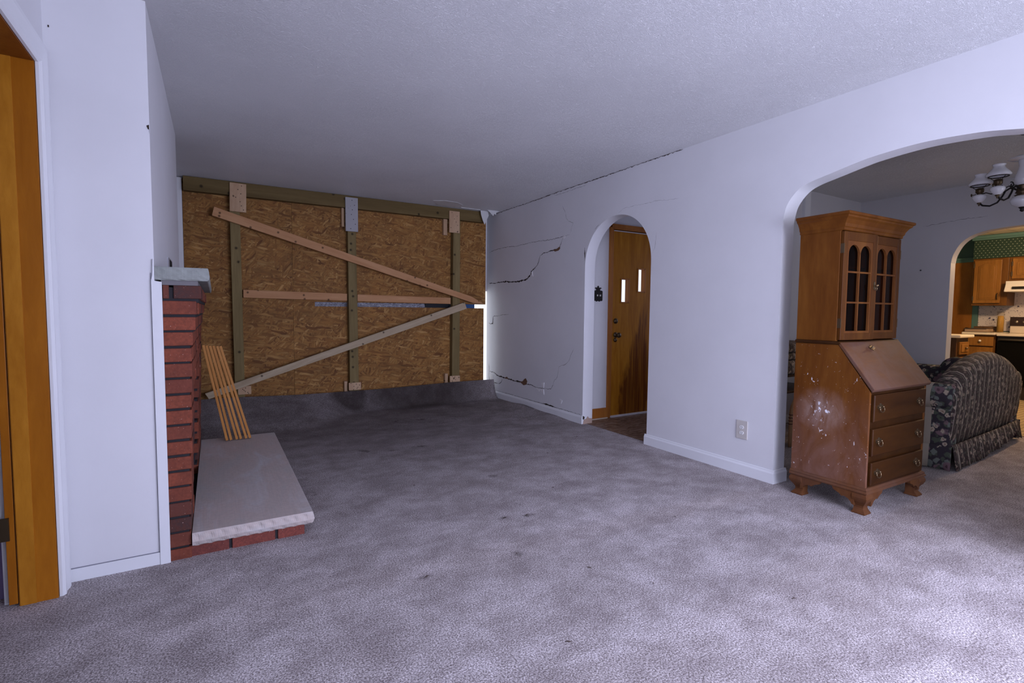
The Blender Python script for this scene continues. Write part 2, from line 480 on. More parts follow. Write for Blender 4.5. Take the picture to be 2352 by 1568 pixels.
def m_floral(name, stripes=True, axis=0, period=.105):
    a = NT(name)
    base = (.050, .034, .034)
    v = a.coord()
    def floral(sc, loc, seed):
        wv = a.noise(a.coord(loc=loc), 18, 3, .6)
        wp = a.n('ShaderNodeVectorMath', operation='MULTIPLY_ADD', i_0=(wv, 'Color'), i_1=(.05, .05, .05), i_2=a.coord(loc=loc))
        return a.vor(wp, sc)
    l1 = floral(26, (0, 0, 0), 0); l2 = floral(34, (3, 1, 2), 1); l3 = floral(48, (5, 7, 1), 2)
    s1 = a.n('ShaderNodeSeparateColor', i_Color=(l1, 'Color')); s2 = a.n('ShaderNodeSeparateColor', i_Color=(l2, 'Color')); s3 = a.n('ShaderNodeSeparateColor', i_Color=(l3, 'Color'))
    c = base+(1,)
    def blob(c, l, s, th, dlim, color):
        f = a.math('MULTIPLY', a.math('GREATER_THAN', (s, 0), th), a.rng((l, 'Distance'), dlim, dlim*.75, 0, 1))
        return a.mix(f, c, color+(1,))
    c = blob(c, l3, s3, .35, .50, (.085, .085, .060))
    c = blob(c, l2, s2, .50, .45, (.190, .135, .120))
    c = blob(c, l1, s1, .66, .50, (.42, .33, .25))
    c = blob(c, l1, s1, .66, .20, (.120, .080, .070))
    c = blob(c, l3, s3, .86, .33, (.260, .230, .190))
    if stripes:
        tc = a.n('ShaderNodeTexCoord'); sp = a.n('ShaderNodeSeparateXYZ', i_Vector=(tc, 'Object'))
        k = a.math('FRACT', a.math('MULTIPLY', (sp, axis), 1/period))
        c2 = a.mix(.25, c, base+(1,))
        band = a.math('LESS_THAN', a.math('ABSOLUTE', a.math('SUBTRACT', k, .5)), .30)
        c = a.mix(band, c, c2)
        f = a.math('LESS_THAN', a.math('ABSOLUTE', a.math('SUBTRACT', k, .12)), .055)
        c = a.mix(f, c, (.36, .31, .26, 1))
        f = a.math('LESS_THAN', a.math('ABSOLUTE', a.math('SUBTRACT', k, .88)), .02)
        c = a.mix(f, c, (.27, .23, .19, 1))
    n = a.noise(v, 300, 2, .5)
    a.col(c).rough(.85).bump(n, .2, .001)
    return a.m
FLST = m_floral('striped_floral_upholstery')
def m_bigfloral():
    a = NT('large_floral_upholstery')
    c = (.035, .028, .036, 1)
    def lay(c, sc, loc, th, color, core=None, warp=.06, lim=.5):
        wv = a.noise(a.coord(loc=loc), 16, 3, .6)
        wp = a.n('ShaderNodeVectorMath', operation='MULTIPLY_ADD', i_0=(wv, 'Color'), i_1=(warp, warp, warp), i_2=a.coord(loc=loc))
        l = a.vor(wp, sc); s = a.n('ShaderNodeSeparateColor', i_Color=(l, 'Color'))
        g = a.math('GREATER_THAN', (s, 0), th)
        f = a.math('MULTIPLY', g, a.rng((l, 'Distance'), lim, lim*.8, 0, 1))
        c = a.mix(f, c, color)
        if core: c = a.mix(a.math('MULTIPLY', g, a.rng((l, 'Distance'), lim*.35, lim*.28, 0, 1)), c, core)
        return c
    c = lay(c, 20, (1, 2, 3), .35, (.075, .090, .065, 1), (.035, .042, .032, 1))
    c = lay(c, 24, (7, 1, 3), .55, (.15, .17, .15, 1))
    c = lay(c, 15, (2, 8, 3), .62, (.19, .12, .135, 1), (.09, .05, .06, 1))
    c = lay(c, 26, (4, 4, 9), .72, (.42, .35, .27, 1), (.20, .13, .09, 1), .08)
    tc = a.n('ShaderNodeTexCoord'); sp = a.n('ShaderNodeSeparateXYZ', i_Vector=(tc, 'Object'))
    f = a.math('LESS_THAN', a.math('ABSOLUTE', a.math('SUBTRACT', (sp, 1), .150)), .020)
    c = a.mix(f, c, (.34, .30, .24, 1))
    a.col(c).rough(.85)
    return a.m
FLBIG = m_bigfloral()

# ------------------------------------------------------------------ floor (carpet), with the pile pushed up against the boarded wall
def sstep(a, b, x):
    t = min(1, max(0, (x-a)/(b-a))); return t*t*(3-2*t)
def floor_z(x, y):
    z = 0.0
    z += .018*sstep(4.1, 4.7, y)*(1-sstep(5.2, 5.6, y))*sstep(2.6, 3.2, x)*(1-sstep(3.22, 3.3, x))*(1+.4*math.sin(y*9))
    ys = 5.12 + .52*sstep(.75, 1.45, x)                    # where the rise to the back edge begins
    h = .222 + .022*(1-sstep(.0, .9, x)) + .022*sstep(1.5, 2.8, x)
    if x < 3.18:
        t = min(1, max(0, (y-ys)/(5.84-ys)))
        p = 1.25 + 2.3*sstep(.8, 1.6, x)
        z += h*t**p if t > 0 else 0
        z += .006*math.sin(x*11+y*7)*sstep(4.6, 5.0, y)*(1-t)
    return z
xs = [-2.6+.12*i for i in range(17)] + [-.60+.045*i for i in range(85)]
xs = [x for x in xs if x < 3.18] + [3.18+.10*i for i in range(35)]
ys_ = [-2.1+.15*i for i in range(40)]
ys_ = [y for y in ys_ if y < 3.8] + [3.8+.05*i for i in range(24)] + [5.0+.028*i for i in range(30)] + [5.84]
fm = MB(); vs = []; fs = []
nx, ny = len(xs), len(ys_)
for y in ys_:
    for x in xs: vs.append((x, y, floor_z(x, y)))
for j in range(ny-1):
    for i in range(nx-1):
        xm = (xs[i]+xs[i+1])/2; ym = (ys_[j]+ys_[j+1])/2
        if xm > 3.27 and ym > 3.06: continue
        if xs[i] >= 6.55: continue
        fs.append((j*nx+i, j*nx+i+1, (j+1)*nx+i+1, (j+1)*nx+i))
fm.add(vs, fs, True)
flo = bpy.data.objects.new('floor', bpy.data.meshes.new('floor')); flo.data.from_pydata(fm.v, [], fm.f); flo.data.polygons.foreach_set('use_smooth', fm.sm)
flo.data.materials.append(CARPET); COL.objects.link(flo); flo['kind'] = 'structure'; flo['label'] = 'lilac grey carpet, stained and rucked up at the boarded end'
# carpet thickness where its cut edge curls up at the end wall
lip = MB()
for i in range(nx-1):
    if -.3 < xs[i] and xs[i+1] < 3.19:
        z0, z1 = floor_z(xs[i], 5.84), floor_z(xs[i+1], 5.84)
        lip.add([(xs[i], 5.84, z0), (xs[i+1], 5.84, z1), (xs[i+1], 5.852, z1-.001), (xs[i], 5.852, z0-.001)], [(0, 1, 2, 3)])
        lip.add([(xs[i], 5.852, z0-.001), (xs[i+1], 5.852, z1-.001), (xs[i+1], 5.852, 0), (xs[i], 5.852, 0)], [(0, 1, 2, 3)])
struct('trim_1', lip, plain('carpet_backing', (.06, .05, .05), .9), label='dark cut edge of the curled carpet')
sub = MB().box(-2.6, 6.60, -2.1, 6.08, -.10, -.02)
struct('floor_slab', sub, plain('subfloor', (.2, .17, .14), .9))

def m_vinyl():
    a = NT('entry_vinyl')
    n = a.noise(a.coord((1.2, 4, 1)), 6, 5, .6, 1.6); v = a.vor(a.coord((3, 9, 1)), 3)
    r = a.ramp(n, [(.35, (.07, .035, .02)), (.5, (.16, .095, .06)), (.62, (.27, .19, .14)), (.7, (.12, .07, .04))])
    a.col(r).rough(.4); return a.m
struct('floor_entry', MB().box(3.27, 5.3, 3.06, 4.13, -.05, .002), m_vinyl(), label='brown mottled sheet floor of the entry')
def m_kfloor():
    a = NT('kitchen_vinyl')
    b = a.n('ShaderNodeTexBrick', i_Vector=a.coord(), i_Color1=(.62, .50, .30, 1), i_Color2=(.55, .43, .25, 1), i_Mortar=(.25, .17, .09, 1), i_Scale=5.0)
    b.inputs['Mortar Size'].default_value = .03
    a.col(b).rough(.3); return a.m
struct('floor_kitchen', MB().box(6.60, 10.2, -.6, 3.6, -.05, .002), m_kfloor(), label='pale patterned kitchen floor')

# ------------------------------------------------------------------ ceiling
struct('ceiling', MB().box(-2.7, 6.62, -2.15, 6.2, 2.44, 2.56), CEIL, label='white textured ceiling')
def m_kceil():
    a = NT('kitchen_ceiling_panels')
    b = a.n('ShaderNodeTexBrick', i_Vector=a.coord(), i_Color1=(.72, .66, .55, 1), i_Color2=(.70, .64, .53, 1), i_Mortar=(.45, .36, .26, 1), i_Scale=1.0)
    b.inputs['Mortar Size'].default_value = .006
    a.col(b).rough(.6); return a.m
struct('ceiling_kitchen', MB().box(6.62, 10.2, -.6, 3.6, 2.31, 2.4), m_kceil(), label='cream panelled kitchen ceiling')

def smooth_path(P, k=5):
    out = []
    for i in range(len(P)-1):
        p0, p1, p2, p3 = P[max(0, i-1)], P[i], P[i+1], P[min(len(P)-1, i+2)]
        if i == 0 or i == len(P)-2: out.append(p1); continue     # straight jambs stay straight
        for q in range(k):
            t = q/k
            out.append(tuple(.5*(2*b+(c-a_)*t+(2*a_-5*b+4*c-d)*t*t+(3*b-a_-3*c+d)*t**3) for a_, b, c, d in zip(p0, p1, p2, p3)))
    out.append(P[-1]); return out
# ------------------------------------------------------------------ wall_right with the two arches
XR = 3.217; XB = 3.345
big_half = [(1.965, 0), (1.965, 1.62), (1.965, 1.70), (1.962, 1.76), (1.948, 1.826), (1.935, 1.858), (1.916, 1.887), (1.893, 1.913), (1.868, 1.935), (1.836, 1.953), (1.801, 1.965), (1.765, 1.974), (1.696, 1.988), (1.61, 2.006), (1.532, 2.022), (1.463, 2.033), (1.337, 2.044), (1.23, 2.048)]
big = smooth_path(big_half + [(2.46-y, z) for y, z in reversed(big_half[:-1])])
small = []
for i in range(0, 73):
    t = PI*i/72
    small.append((3.558+.445*math.cos(t), 1.575+.468*math.sin(t)**.92 if math.sin(t) > 0 else 1.575))
small = [(4.005, 0)] + small + [(3.118, 0)]
# a window opening is in the near part of the wall (out of frame)
poly = [(6.12, -.05), (6.12, 2.44), (-2.1, 2.44), (-2.1, -.05), (big[-1][0], -.05)] + [(y, z) for y, z in reversed(big)] + [(1.965, -.05), (3.118, -.05)] + list(reversed(small)) + [(4.005, -.05)]
wr = MB().prism(poly, 'x', XR, XB)
WR = struct('wall_right', wr, WALL, label='white plaster wall with a narrow and a wide arch, cracked at its far end')

# baseboards with a moulded top
def baseboard(name, p0, p1, nrm, h=.088, t=.013, z=0, mat=None, parent=None):
    p0 = Vector(p0); p1 = Vector(p1); n = Vector(nrm)
    prof = [(0, 0), (t, 0), (t, h-.022), (t*.55, h-.010), (t*.5, h-.003), (t*.2, h), (0, h)]
    mb = MB(); vs = []
    for p in (p0, p1):
        for o, zz in prof: vs.append((p.x+n.x*o, p.y+n.y*o, z+zz))
    k = len(prof)
    fs = [(i, (i+1) % k, (i+1) % k+k, i+k) for i in range(k)] + [tuple(range(k))[::-1], tuple(range(k, 2*k))]
    mb.add(vs, fs)
    return struct(name, mb, mat or TRIM, parent, recalc=True)
baseboard('baseboard_right', (XR, 3.135, 0), (XR, 1.9515, 0), (-1, 0, 0), .09, .014)
baseboard('baseboard_right', (XR+.0005, 1.965, 0), (XB+.014, 1.965, 0), (0, -1, 0), .09, .014)
baseboard('baseboard_right', (XR, 6.0, 0), (XR, 4.005, 0), (-1, 0, 0), .088, .011)
baseboard('baseboard_right', (XR, .495, 0), (XR, -1.4, 0), (-1, 0, 0), .09, .014)

# cracks: jagged slits with real width, lipped edges
CRACK = plain('crack_dark', (.035, .024, .018), .95)
BROWN = plain('exposed_brown_plaster', (.16, .085, .05), .95)
FLAKE = plain('flaked_plaster', (.80, .79, .80), .8)
def ribbon(mb, pts, wd, x=XR-.0012, jit=.4, taper=True):
    P = []
    for i in range(len(pts)-1):
        (a, b), (c, d) = pts[i], pts[i+1]
        n = max(1, int(math.hypot(c-a, d-b)/.017))
        for k in range(n):
            t = k/n; P.append((a+(c-a)*t+random.uniform(-1, 1)*.004*jit*2, b+(d-b)*t+random.uniform(-1, 1)*.011*jit, i+t))
    P.append((*pts[-1], len(pts)-1))
    ws = wd if isinstance(wd, list) else [wd]*len(pts)
    vs = []; N = len(P)
    for i, (y, z, s) in enumerate(P):
        a = P[max(0, i-1)]; b = P[min(N-1, i+1)]
        ty, tz = b[0]-a[0], b[1]-a[1]; L = math.hypot(ty, tz) or 1
        k = int(s); w_ = ws[k]+(ws[min(k+1, len(ws)-1)]-ws[k])*(s-k)
        w_ *= random.uniform(.35, 1.5)
        if taper: w_ *= min(1, .25+i/3, .25+(N-1-i)/3)
        ny_, nz_ = -tz/L, ty/L
        vs += [(x, y+ny_*w_/2, z+nz_*w_/2), (x, y-ny_*w_/2, z-nz_*w_/2)]
    fs = [(2*i, 2*i+1, 2*i+3, 2*i+2) for i in range(N-1)]
    mb.add(vs, fs)
def crack(pts, wd, **k):
    mb = MB(); ribbon(mb, pts, wd, **k)
    obj('crack', mb, CRACK, WR)
A_ = [(6.05, 1.934), (5.989, 1.949), (5.828, 1.962), (5.695, 1.963), (5.524, 1.962), (5.381, 1.947), (5.205, 1.952), (5.055, 1.955), (4.877, 1.956), (4.708, 1.946), (4.547, 1.94), (4.394, 1.948), (4.262, 1.953)]
crack(A_, .0035)
B_ = [(6.05, 1.524), (5.914, 1.519), (5.732, 1.526), (5.58, 1.526), (5.517, 1.516), (5.434, 1.519), (5.274, 1.515), (5.159, 1.522), (5.084, 1.538), (5.019, 1.578), (4.994, 1.615), (4.941, 1.644), (4.871, 1.684), (4.838, 1.738), (4.812, 1.783), (4.754, 1.806), (4.672, 1.807), (4.575, 1.822), (4.497, 1.822), (4.436, 1.829), (4.428, 1.864), (4.393, 1.913), (4.37, 1.942)]
crack(B_, [.009, .009, .011, .016, .013, .014, .015, .022, .022, .017, .015, .007, .005, .008, .006, .007, .007, .008, .010, .007, .005, .004, .003])
crack([(4.401, 2.274), (4.355, 2.214), (4.324, 2.131), (4.28, 2.093), (4.208, 2.067), (4.235, 2.023), (4.248, 1.973)], .0018)
crack([(6.05, .986), (6.001, .979), (5.944, .985), (5.932, 1.079), (5.793, 1.088), (5.639, 1.105), (5.511, 1.112)], [.012, .014, .014, .005, .004, .003, .003])
E_ = [(6.042, .333), (5.898, .326), (5.783, .294), (5.693, .293), (5.627, .29), (5.477, .286), (5.353, .28), (5.233, .285), (5.136, .28), (5.06, .276), (4.968, .282), (4.896, .268), (4.808, .264), (4.671, .275), (4.573, .283), (4.526, .336), (4.511, .384), (4.449, .429), (4.435, .485), (4.421, .551), (4.361, .571), (4.301, .589), (4.244, .63), (4.222, .676), (4.189, .731), (4.156, .772)]
crack(E_, [.005, .007, .009, .014, .013, .015, .016, .017, .016, .008, .007, .005, .005, .004, .004, .005, .004, .003, .002, .002, .003, .003, .002, .003, .002, .001])
crack([(6.05, .431), (6.042, .367), (6.042, .333), (6.05, .271), (6.03, .208), (5.992, .19)], .006)
crack([(6.04, .184), (5.897, .191), (5.759, .192), (5.692, .227), (5.67, .285)], .006)
crack([(3.534, 2.055), (3.475, 2.086), (3.394, 2.088), (3.291, 2.088), (3.172, 2.084), (3.078, 2.085), (2.951, 2.068), (2.83, 2.062)], .0011)
crack([(3.06, 1.826), (3.066, 1.744), (3.074, 1.689), (3.101, 1.647)], .0012)
crack([(6.0, .092), (5.3, .094), (4.7, .094), (4.02, .091)], .004, jit=.3)
crack([(4.72, .100), (4.60, .098), (4.50, .096)], .014)
crack([(5.95, 2.425), (5.5, 2.43), (5.0, 2.428), (4.6, 2.431)], .006)
crack([(4.6, 2.434), (4.2, 2.436), (3.8, 2.434), (3.3, 2.436), (2.8, 2.437)], .006)
crack([(4.55, 2.41), (4.3, 2.408), (4.0, 2.412)], .002)
crack([(4.008, 1.79), (4.008, 1.70), (4.011, 1.66)], .010)
crack([(3.86, 1.955), (3.83, 1.975), (3.80, 1.99)], .008)
mb = MB()
for h in ([(4.56, 1.82), (4.50, 1.827), (4.439, 1.848), (4.430, 1.825), (4.46, 1.808), (4.52, 1.803)],
          [(5.233, .285), (5.17, .297), (5.129, .33), (5.095, .344), (5.061, .31), (5.083, .268), (5.143, .252)],
          [(5.62, .285), (5.55, .31), (5.50, .282)]):
    mb.prism(h, 'x', XR-.0025, XR-.0005)
obj('plaster_hole', mb, BROWN, WR)
mb = MB()
for h in ([(4.385, 1.93), (4.36, 1.955), (4.33, 1.945), (4.36, 1.925)], [(4.88, .262), (4.80, .225), (4.78, .255), (4.70, .20), (4.71, .262)], [(4.40, .20), (4.37, .15), (4.35, .19)], [(5.0, 1.60), (4.96, 1.56), (4.975, 1.62)],
          [(6.03, .30), (5.93, .29), (5.90, .22), (6.02, .20)], [(4.76, .33), (4.71, .28), (4.70, .34)]):
    mb.prism(h, 'x', XR-.004, XR-.0005)
obj('plaster_flake', mb, FLAKE, WR)
# broken foot of the small arch
mb = MB().prism([(3.225, 0), (3.34, 0), (3.34, .05), (3.30, .055), (3.285, .075), (3.265, .05), (3.235, .045)], 'y', 3.998, 4.004)
obj('broken_plaster', mb, plain('crumbled_plaster', (.42, .30, .24), .95), WR)
mb = MB().prism([(3.222, .05), (3.235, .05), (3.24, .075), (3.222, .085)], 'y', 3.996, 4.004)
obj('broken_plaster', mb, CRACK, WR)

# ------------------------------------------------------------------ left side of the room
# wall with the doorway; its face is at x=-.555, opening from y=1.75 to 2.565, head 2.06
wl = MB().box(-.675, -.555, -1.2, -1.0, 0, 2.44).box(-.675, -.555, .5, 1.73, 0, 2.44).box(-.675, -.555, -1.0, .5, 0, .79).box(-.675, -.555, -1.0, .5, 2.05, 2.44)
wl.box(-.675, -.555, 1.73, 2.70, 2.075, 2.44).box(-.675, -.555, 2.58, 2.70, 0, 2.075)
struct('wall_left', wl, WALL, label='white wall around the left doorway')
# chimney block: return wall at y=2.69 and the breast at x=-.215
wc = MB().box(-.66, -.222, 2.69, 4.585, 1.20, 2.44).box(-.66, -.222, 2.69, 2.78, 0, 1.20).box(-.66, -.26, 2.78, 4.585, 0, 1.20)
struct('wall_chimney', wc, WALL, label='white wall beside and above the fireplace')
struct('wall_left_far', MB().box(-.75, -.60, 4.585, 6.1, 0, 2.44), WALL)
# door casing: stepped profile board mitred round the opening
CY = 2.570; CH = 2.060
def casing_leg(mb, path_in, path_out):
    pass
mb = MB()
prof = [(0, 0), (0, .010), (.012, .018), (.024, .018), (.027, .013), (.070, .020), (.084, .020), (.090, .014), (.090, 0)]  # (across, proud)
def casing(name, loops):
    """loops: list of corner paths for each profile point"""
    mb = MB(); vs = []; k = len(prof)
    path = [(2.572, 0, 1, 0), (2.572, 2.062, 1, 1), (1.72, 2.062, -1, 1), (1.72, 0, -1, 0)]
    for (y, z, dy, dz) in path:
        for a_, pr_ in prof: vs.append((-.555+pr_, y+dy*a_, z+dz*a_))
    fs = []
    for s_ in range(3):
        for i in range(k-1): fs.append((s_*k+i, s_*k+i+1, (s_+1)*k+i+1, (s_+1)*k+i))
    fs.append(tuple(range(k))); fs.append(tuple(range(3*k, 4*k)))
    mb.add(vs, fs)
    return struct(name, mb, TRIM, recalc=True)
o = casing('trim_2', None); o['label'] = 'white moulded casing round the left doorway'
# jamb, stop and the open door leaf
D = MB().box(-.671, -.557, 2.565, 2.582, 0, 2.072)
DJ = struct('door_1', D, JAMB, label='varnished orange wood doorway at the left edge with its leaf folded open')
# frame head
obj('door_head', MB().box(-.74, -.557, 1.73, 2.566, 2.060, 2.074), JAMB3, DJ, .001)
obj('jamb_inner_strip', MB().box(-.668, -.620, 2.5620, 2.5655, 0, 2.060), JAMB2, DJ)
dl = obj('door_leaf', MB().box(-.700, -.675, 2.566, 3.3, .010, 2.05), JAMB, DJ, .001)
obj('hinge', MB().box(-.735, -.688, 2.558, 2.566, .262, .350).tube([(-.7255, 2.556, .262), (-.7255, 2.556, .350)], .005), BRASSD, DJ)
# strips of the room beyond seen between jamb and frame edge
struct('trim_3', MB().box(-.722, -.7095, 2.60, 2.62, 0, 2.0), TRIM)
struct('wall_side_room', MB().box(-1.7, -.725, 2.66, 2.69, 0, 2.44), plain('side_room_paint', (.25, .20, .38), .7))
struct('wall_side_room_far', MB().box(-2.7, -2.6, -2.1, 2.7, 0, 2.44), WALLD)
struct('wall_front', MB().box(-2.7, .45, -1.20, -1.04, 0, 2.44).box(3.0, 4.2, -1.20, -1.04, 0, 2.44).box(5.6, 6.62, -1.20, -1.04, 0, 2.44).box(.45, 3.0, -1.20, -1.04, 0, .5).box(.45, 3.0, -1.20, -1.04, 2.1, 2.44).box(4.2, 5.6, -1.20, -1.04, 0, .85).box(4.2, 5.6, -1.20, -1.04, 2.05, 2.44), WALL)
# flat baseboard and corner board on the return wall
struct('baseboard_left', MB().box(-.555, -.233, 2.682, 2.69, 0, .055), TRIM, bev=.0015)
mb = MB().prism([(-.234, 0), (-.196, 0), (-.196, 1.262), (-.222, 1.266), (-.222, 1.36), (-.226, 1.36), (-.229, 1.29), (-.234, 1.27)], 'y', 2.678, 2.6905)
struct('trim_4', mb, TRIM, bev=.001)
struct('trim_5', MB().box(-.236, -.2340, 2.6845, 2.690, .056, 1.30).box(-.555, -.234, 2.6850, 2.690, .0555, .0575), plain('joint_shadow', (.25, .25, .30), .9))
# chip on the wall corner
mb = MB().prism([(-.2232, 1.895), (-.2232, 1.93), (-.232, 1.925), (-.228, 1.912), (-.2232, 1.91)], 'y', 2.688, 2.6905).box(-.538, -.534, 2.688, 2.6905, 2.245, 2.253)
o = obj('chipped_plaster', mb, CRACK, bpy.data.objects['wall_chimney'])
# slotted box plate on the breast above the mantel
# ------------------------------------------------------------------ fireplace
FP = thing('fireplace', 'red brick fireplace with grey stone mantel shelf and low stone hearth', 'fireplace', (-.10, 3.6, 0))
bk = MB(); mo = MB()
z = 1.252; pitch = .0706; bh = .0595
Y0, Y1 = 2.692, 4.56
row = 0
def brk(mb, x0, x1, y0, y1, z0, z1):
    j = lambda: random.uniform(-.0015, .0015)
    mb.box(x0, x1+j()*1.5, y0+abs(j()), y1, z0+j(), z1+j())
zt = 1.250
while zt > .03:
    zb = zt-bh
    fx = -.088 - .028*(1.10-min(zt, 1.10))
    if row == 0: fx = -.052
    if row == 1: fx = -.068
    if row == 2: fx = -.078
    # return (the end facing the room)
    if row == 0: brk(bk, -.195, -.172, Y0, Y0+.08, zb, zt); brk(bk, -.155, fx, Y0, Y0+.09, zb, zt)
    else: brk(bk, -.22, fx, Y0, Y0+(.19 if row % 2 else .09), zb, zt)
    y = Y0+(.19 if row % 2 else .09)+.013
    while y < Y1:
        y2 = min(y+.195, Y1)
        if zt < .80 and (y+y2)/2 > 3.02 and (y+y2)/2 < 3.85:
            pass
        elif y2-y > .03:
            lo, hi = y, y2
            if zt < .80:
                if y < 3.02 < y2: hi = 3.02
                if y < 3.85 < y2: lo = 3.85
            brk(bk, -.22, fx, lo, hi, zb, zt)
        y = y2+.013
    mfx = fx-.010
    if zt < .80:
        mo.box(-.222, mfx, Y0+.008, 3.015, zb-.016, zb+.001).box(-.222, mfx, 3.855, Y1-.005, zb-.016, zb+.001)
    else: mo.box(-.222, mfx, Y0+.008, Y1-.005, zb-.016, zb+.001)
    row += 1; zt -= pitch
mo.box(-.222, -.135, Y0+.010, 3.01, .0, 1.24).box(-.222, -.135, 3.86, Y1-.01, .0, 1.24).box(-.222, -.135, 3.0, 3.9, .80, 1.24)
obj('brickwork', bk, BRICK, FP, .002, seg=1)
obj('mortar', mo, MORTAR, FP)
obj('firebox', MB().box(-.256, -.224, 2.95, 3.92, 0, .85), DARK, FP)
# rough-split stone slab
def slab(x0, x1, y0, y1, z0, z1, nxx, nyy, amp, edges):
    """thick slab with rock-faced edges: list of outward edges"""
    mb = MB(); loop = []
    for i in range(nxx): loop.append((x0+(x1-x0)*i/nxx, y0, 0, -1))
    for i in range(nyy): loop.append((x1, y0+(y1-y0)*i/nyy, 1, 0))
    for i in range(nxx): loop.append((x1-(x1-x0)*i/nxx, y1, 0, 1))
    for i in range(nyy): loop.append((x0, y1-(y1-y0)*i/nyy, -1, 0))
    n = len(loop); lv = [(z1, 0, 0), (z1-.004, .3, 0), (z1-(z1-z0)*.30, .55, 1), (z1-(z1-z0)*.62, 1.0, 1), (z1-(z1-z0)*.9, .35, 1), (z0, -.4, 1)]
    vs = []
    rr = [random.uniform(-1, 1) for _ in range(n)]; rr = [(rr[i-1]+rr[i]*2+rr[(i+1) % n])/4 for i in range(n)]
    for zz, o, ra in lv:
        for i, (x, y, nx_, ny_) in enumerate(loop):
            e = {(0, -1): 's', (1, 0): 'e', (0, 1): 'n', (-1, 0): 'w'}[(nx_, ny_)]
            sc_ = abs(math.sin((x+y*1.0)*PI/.052+.7)) if ra else 1
            k = (o*amp*(1.5*sc_ if ra and o < .9 else 1) + ra*amp*.15*rr[(i*1+int(zz*900)) % n]) if e in edges else 0
            vs.append((x+nx_*k, y+ny_*k, zz + ra*random.uniform(-.0005, .0005)))
    fs = []
    for l in range(len(lv)-1):
        for i in range(n): fs.append((l*n+i, (l+1)*n+i, (l+1)*n+(i+1) % n, l*n+(i+1) % n))
    fs.append(tuple(range(n))); fs.append(tuple(reversed(range((len(lv)-1)*n, len(lv)*n))))
    mb.add(vs, fs[:-2], False)
    o_ = len(mb.v)-len(vs)
    for f in fs[-2:]: mb.f.append(tuple(i+o_ for i in f)); mb.sm.append(False)
    return mb
obj('hearth_slab', slab(-.112, .408, 2.682, 4.60, .054, .116, 70, 150, .010, 'se'), STONE, FP, recalc=True)
mb = MB()
for a_, b_ in ((-.190, .035), (.048, .235), (.248, .372)): mb.box(a_, b_, 2.700, 2.79, -.012, .052)
y = 2.80
while y < 4.5: mb.box(.285, .372, y, min(y+.195, 4.55), -.012, .052); y += .208
obj('hearth_brick_base', mb, m_brick('dark_red_brick', (.15, .042, .036), (.12, .034, .032), (.25, .06, .042)), FP, .002, seg=1)
obj('hearth_mortar', MB().box(-.188, .362, 2.708, 4.54, -.012, .050), MORTAR, FP)
obj('mantel_shelf', slab(-.222, -.022, 2.684, 4.60, 1.271, 1.329, 10, 50, .006, 'es'), STONE2, FP, recalc=True)
obj('mantel_bed', MB().box(-.20, -.062, 2.70, 4.56, 1.250, 1.272), paint('mortar_bed', (.20, .19, .20), .2, .9, .4), FP)
# outlet in the breast above the mantel
o = thing('outlet_plate', 'small dark slot plate on the wall just above the mantel shelf', 'outlet', (-.222, 3.55, 1.33))
obj('plate', MB().box(-.2222, -.2165, 3.44, 3.72, 1.332, 1.437), plain('grey_plate', (.35, .35, .38), .4), o, .001)
obj('slot', MB().box(-.218, -.2145, 3.53, 3.69, 1.375, 1.428), DARK, o)

# ------------------------------------------------------------------ boarded end wall
YB = 5.98
def osb(x0, x1, z0, z1, label):
    o = obj('osb_panel', MB().box(x0, x1, YB, YB+.012, z0, z1), OSB, None, .001)
    tag(o, label, 'wood panel', 'strand board sheets closing the end wall'); return o
osb(-.248, .7455, .02, 2.425, 'strand board sheet standing upright behind the leftmost timber post')
osb(.747, 3.124, 1.236, 2.425, 'long upper strand board sheet above the gap in the boarded wall')
osb(.747, 3.098, .02, 1.186, 'long lower strand board sheet below the gap in the boarded wall')
# strip of white wall remnant left of the boards, and outside things glimpsed in the gap
struct('wall_back_and_light_block', MB().box(-.60, -.250, 5.96, 6.05, 0, 2.430).box(-.75, 2.95, 6.125, 6.165, -.1, 2.5).box(2.95, 3.345, 6.125, 6.165, 1.42, 2.5).box(2.95, 3.345, 6.125, 6.165, -.1, .12), paint('old_plaster', (.72, .72, .74)))  # outer boxes are unseen backing, added to block sky light leaking in
tag(obj('gap_filler', MB().box(.70, .972, 5.9925, 6.004, 1.15, 1.27), OSB, None), 'short strand board scrap closing the left end of the gap', 'wood panel')
def m_plastic():
    a = NT('crinkled_plastic'); n = a.noise(a.coord((2, 1, 6)), 9, 5, .7, 2)
    a.col(a.ramp(n, [(.35, (.10, .10, .13)), (.5, (.30, .30, .34)), (.65, (.62, .62, .68))])).rough(.25).bump(n, .8, .01); return a.m
mb = MB(); vs = []; fs = []
for i in range(60):
    x = .95+1.33*i/59
    for k, zz in enumerate((1.10, 1.19, 1.21, 1.235, 1.30)):
        vs.append((x, 6.020+.012*math.sin(i*2.3+k)+.006*math.sin(i*5.1), zz))
for i in range(59):
    for k in range(4): fs.append((i*5+k, (i+1)*5+k, (i+1)*5+k+1, i*5+k+1))
mb.add(vs, fs, True)
tag(obj('plastic_sheet', mb, m_plastic()), 'crumpled silvery plastic sheet showing through the gap between boards', 'plastic sheet')
tag(obj('dark_panel', MB().box(2.29, 2.62, 6.02, 6.04, 1.05, 1.40), plain('black_board', (.006, .008, .014), .6)), 'black board behind the gap beside the plastic sheet', 'panel')
tag(obj('blue_tarp', MB().box(2.63, 2.985, 6.03, 6.036, 1.05, 1.42), plain('blue_tarp', (.02, .09, .26), .4)), 'blue tarp edge behind the gap near the cracked wall', 'tarp')
# exterior stub that carries the tarp and board (outside the house)
def timber(name, x0, x1, y0, y1, z0, z1, mat, label, cat='timber', group=None, M=None):
    o = obj(name, MB().box(x0, x1, y0, y1, z0, z1), mat, None, .002)
    tag(o, label, cat, group); return o
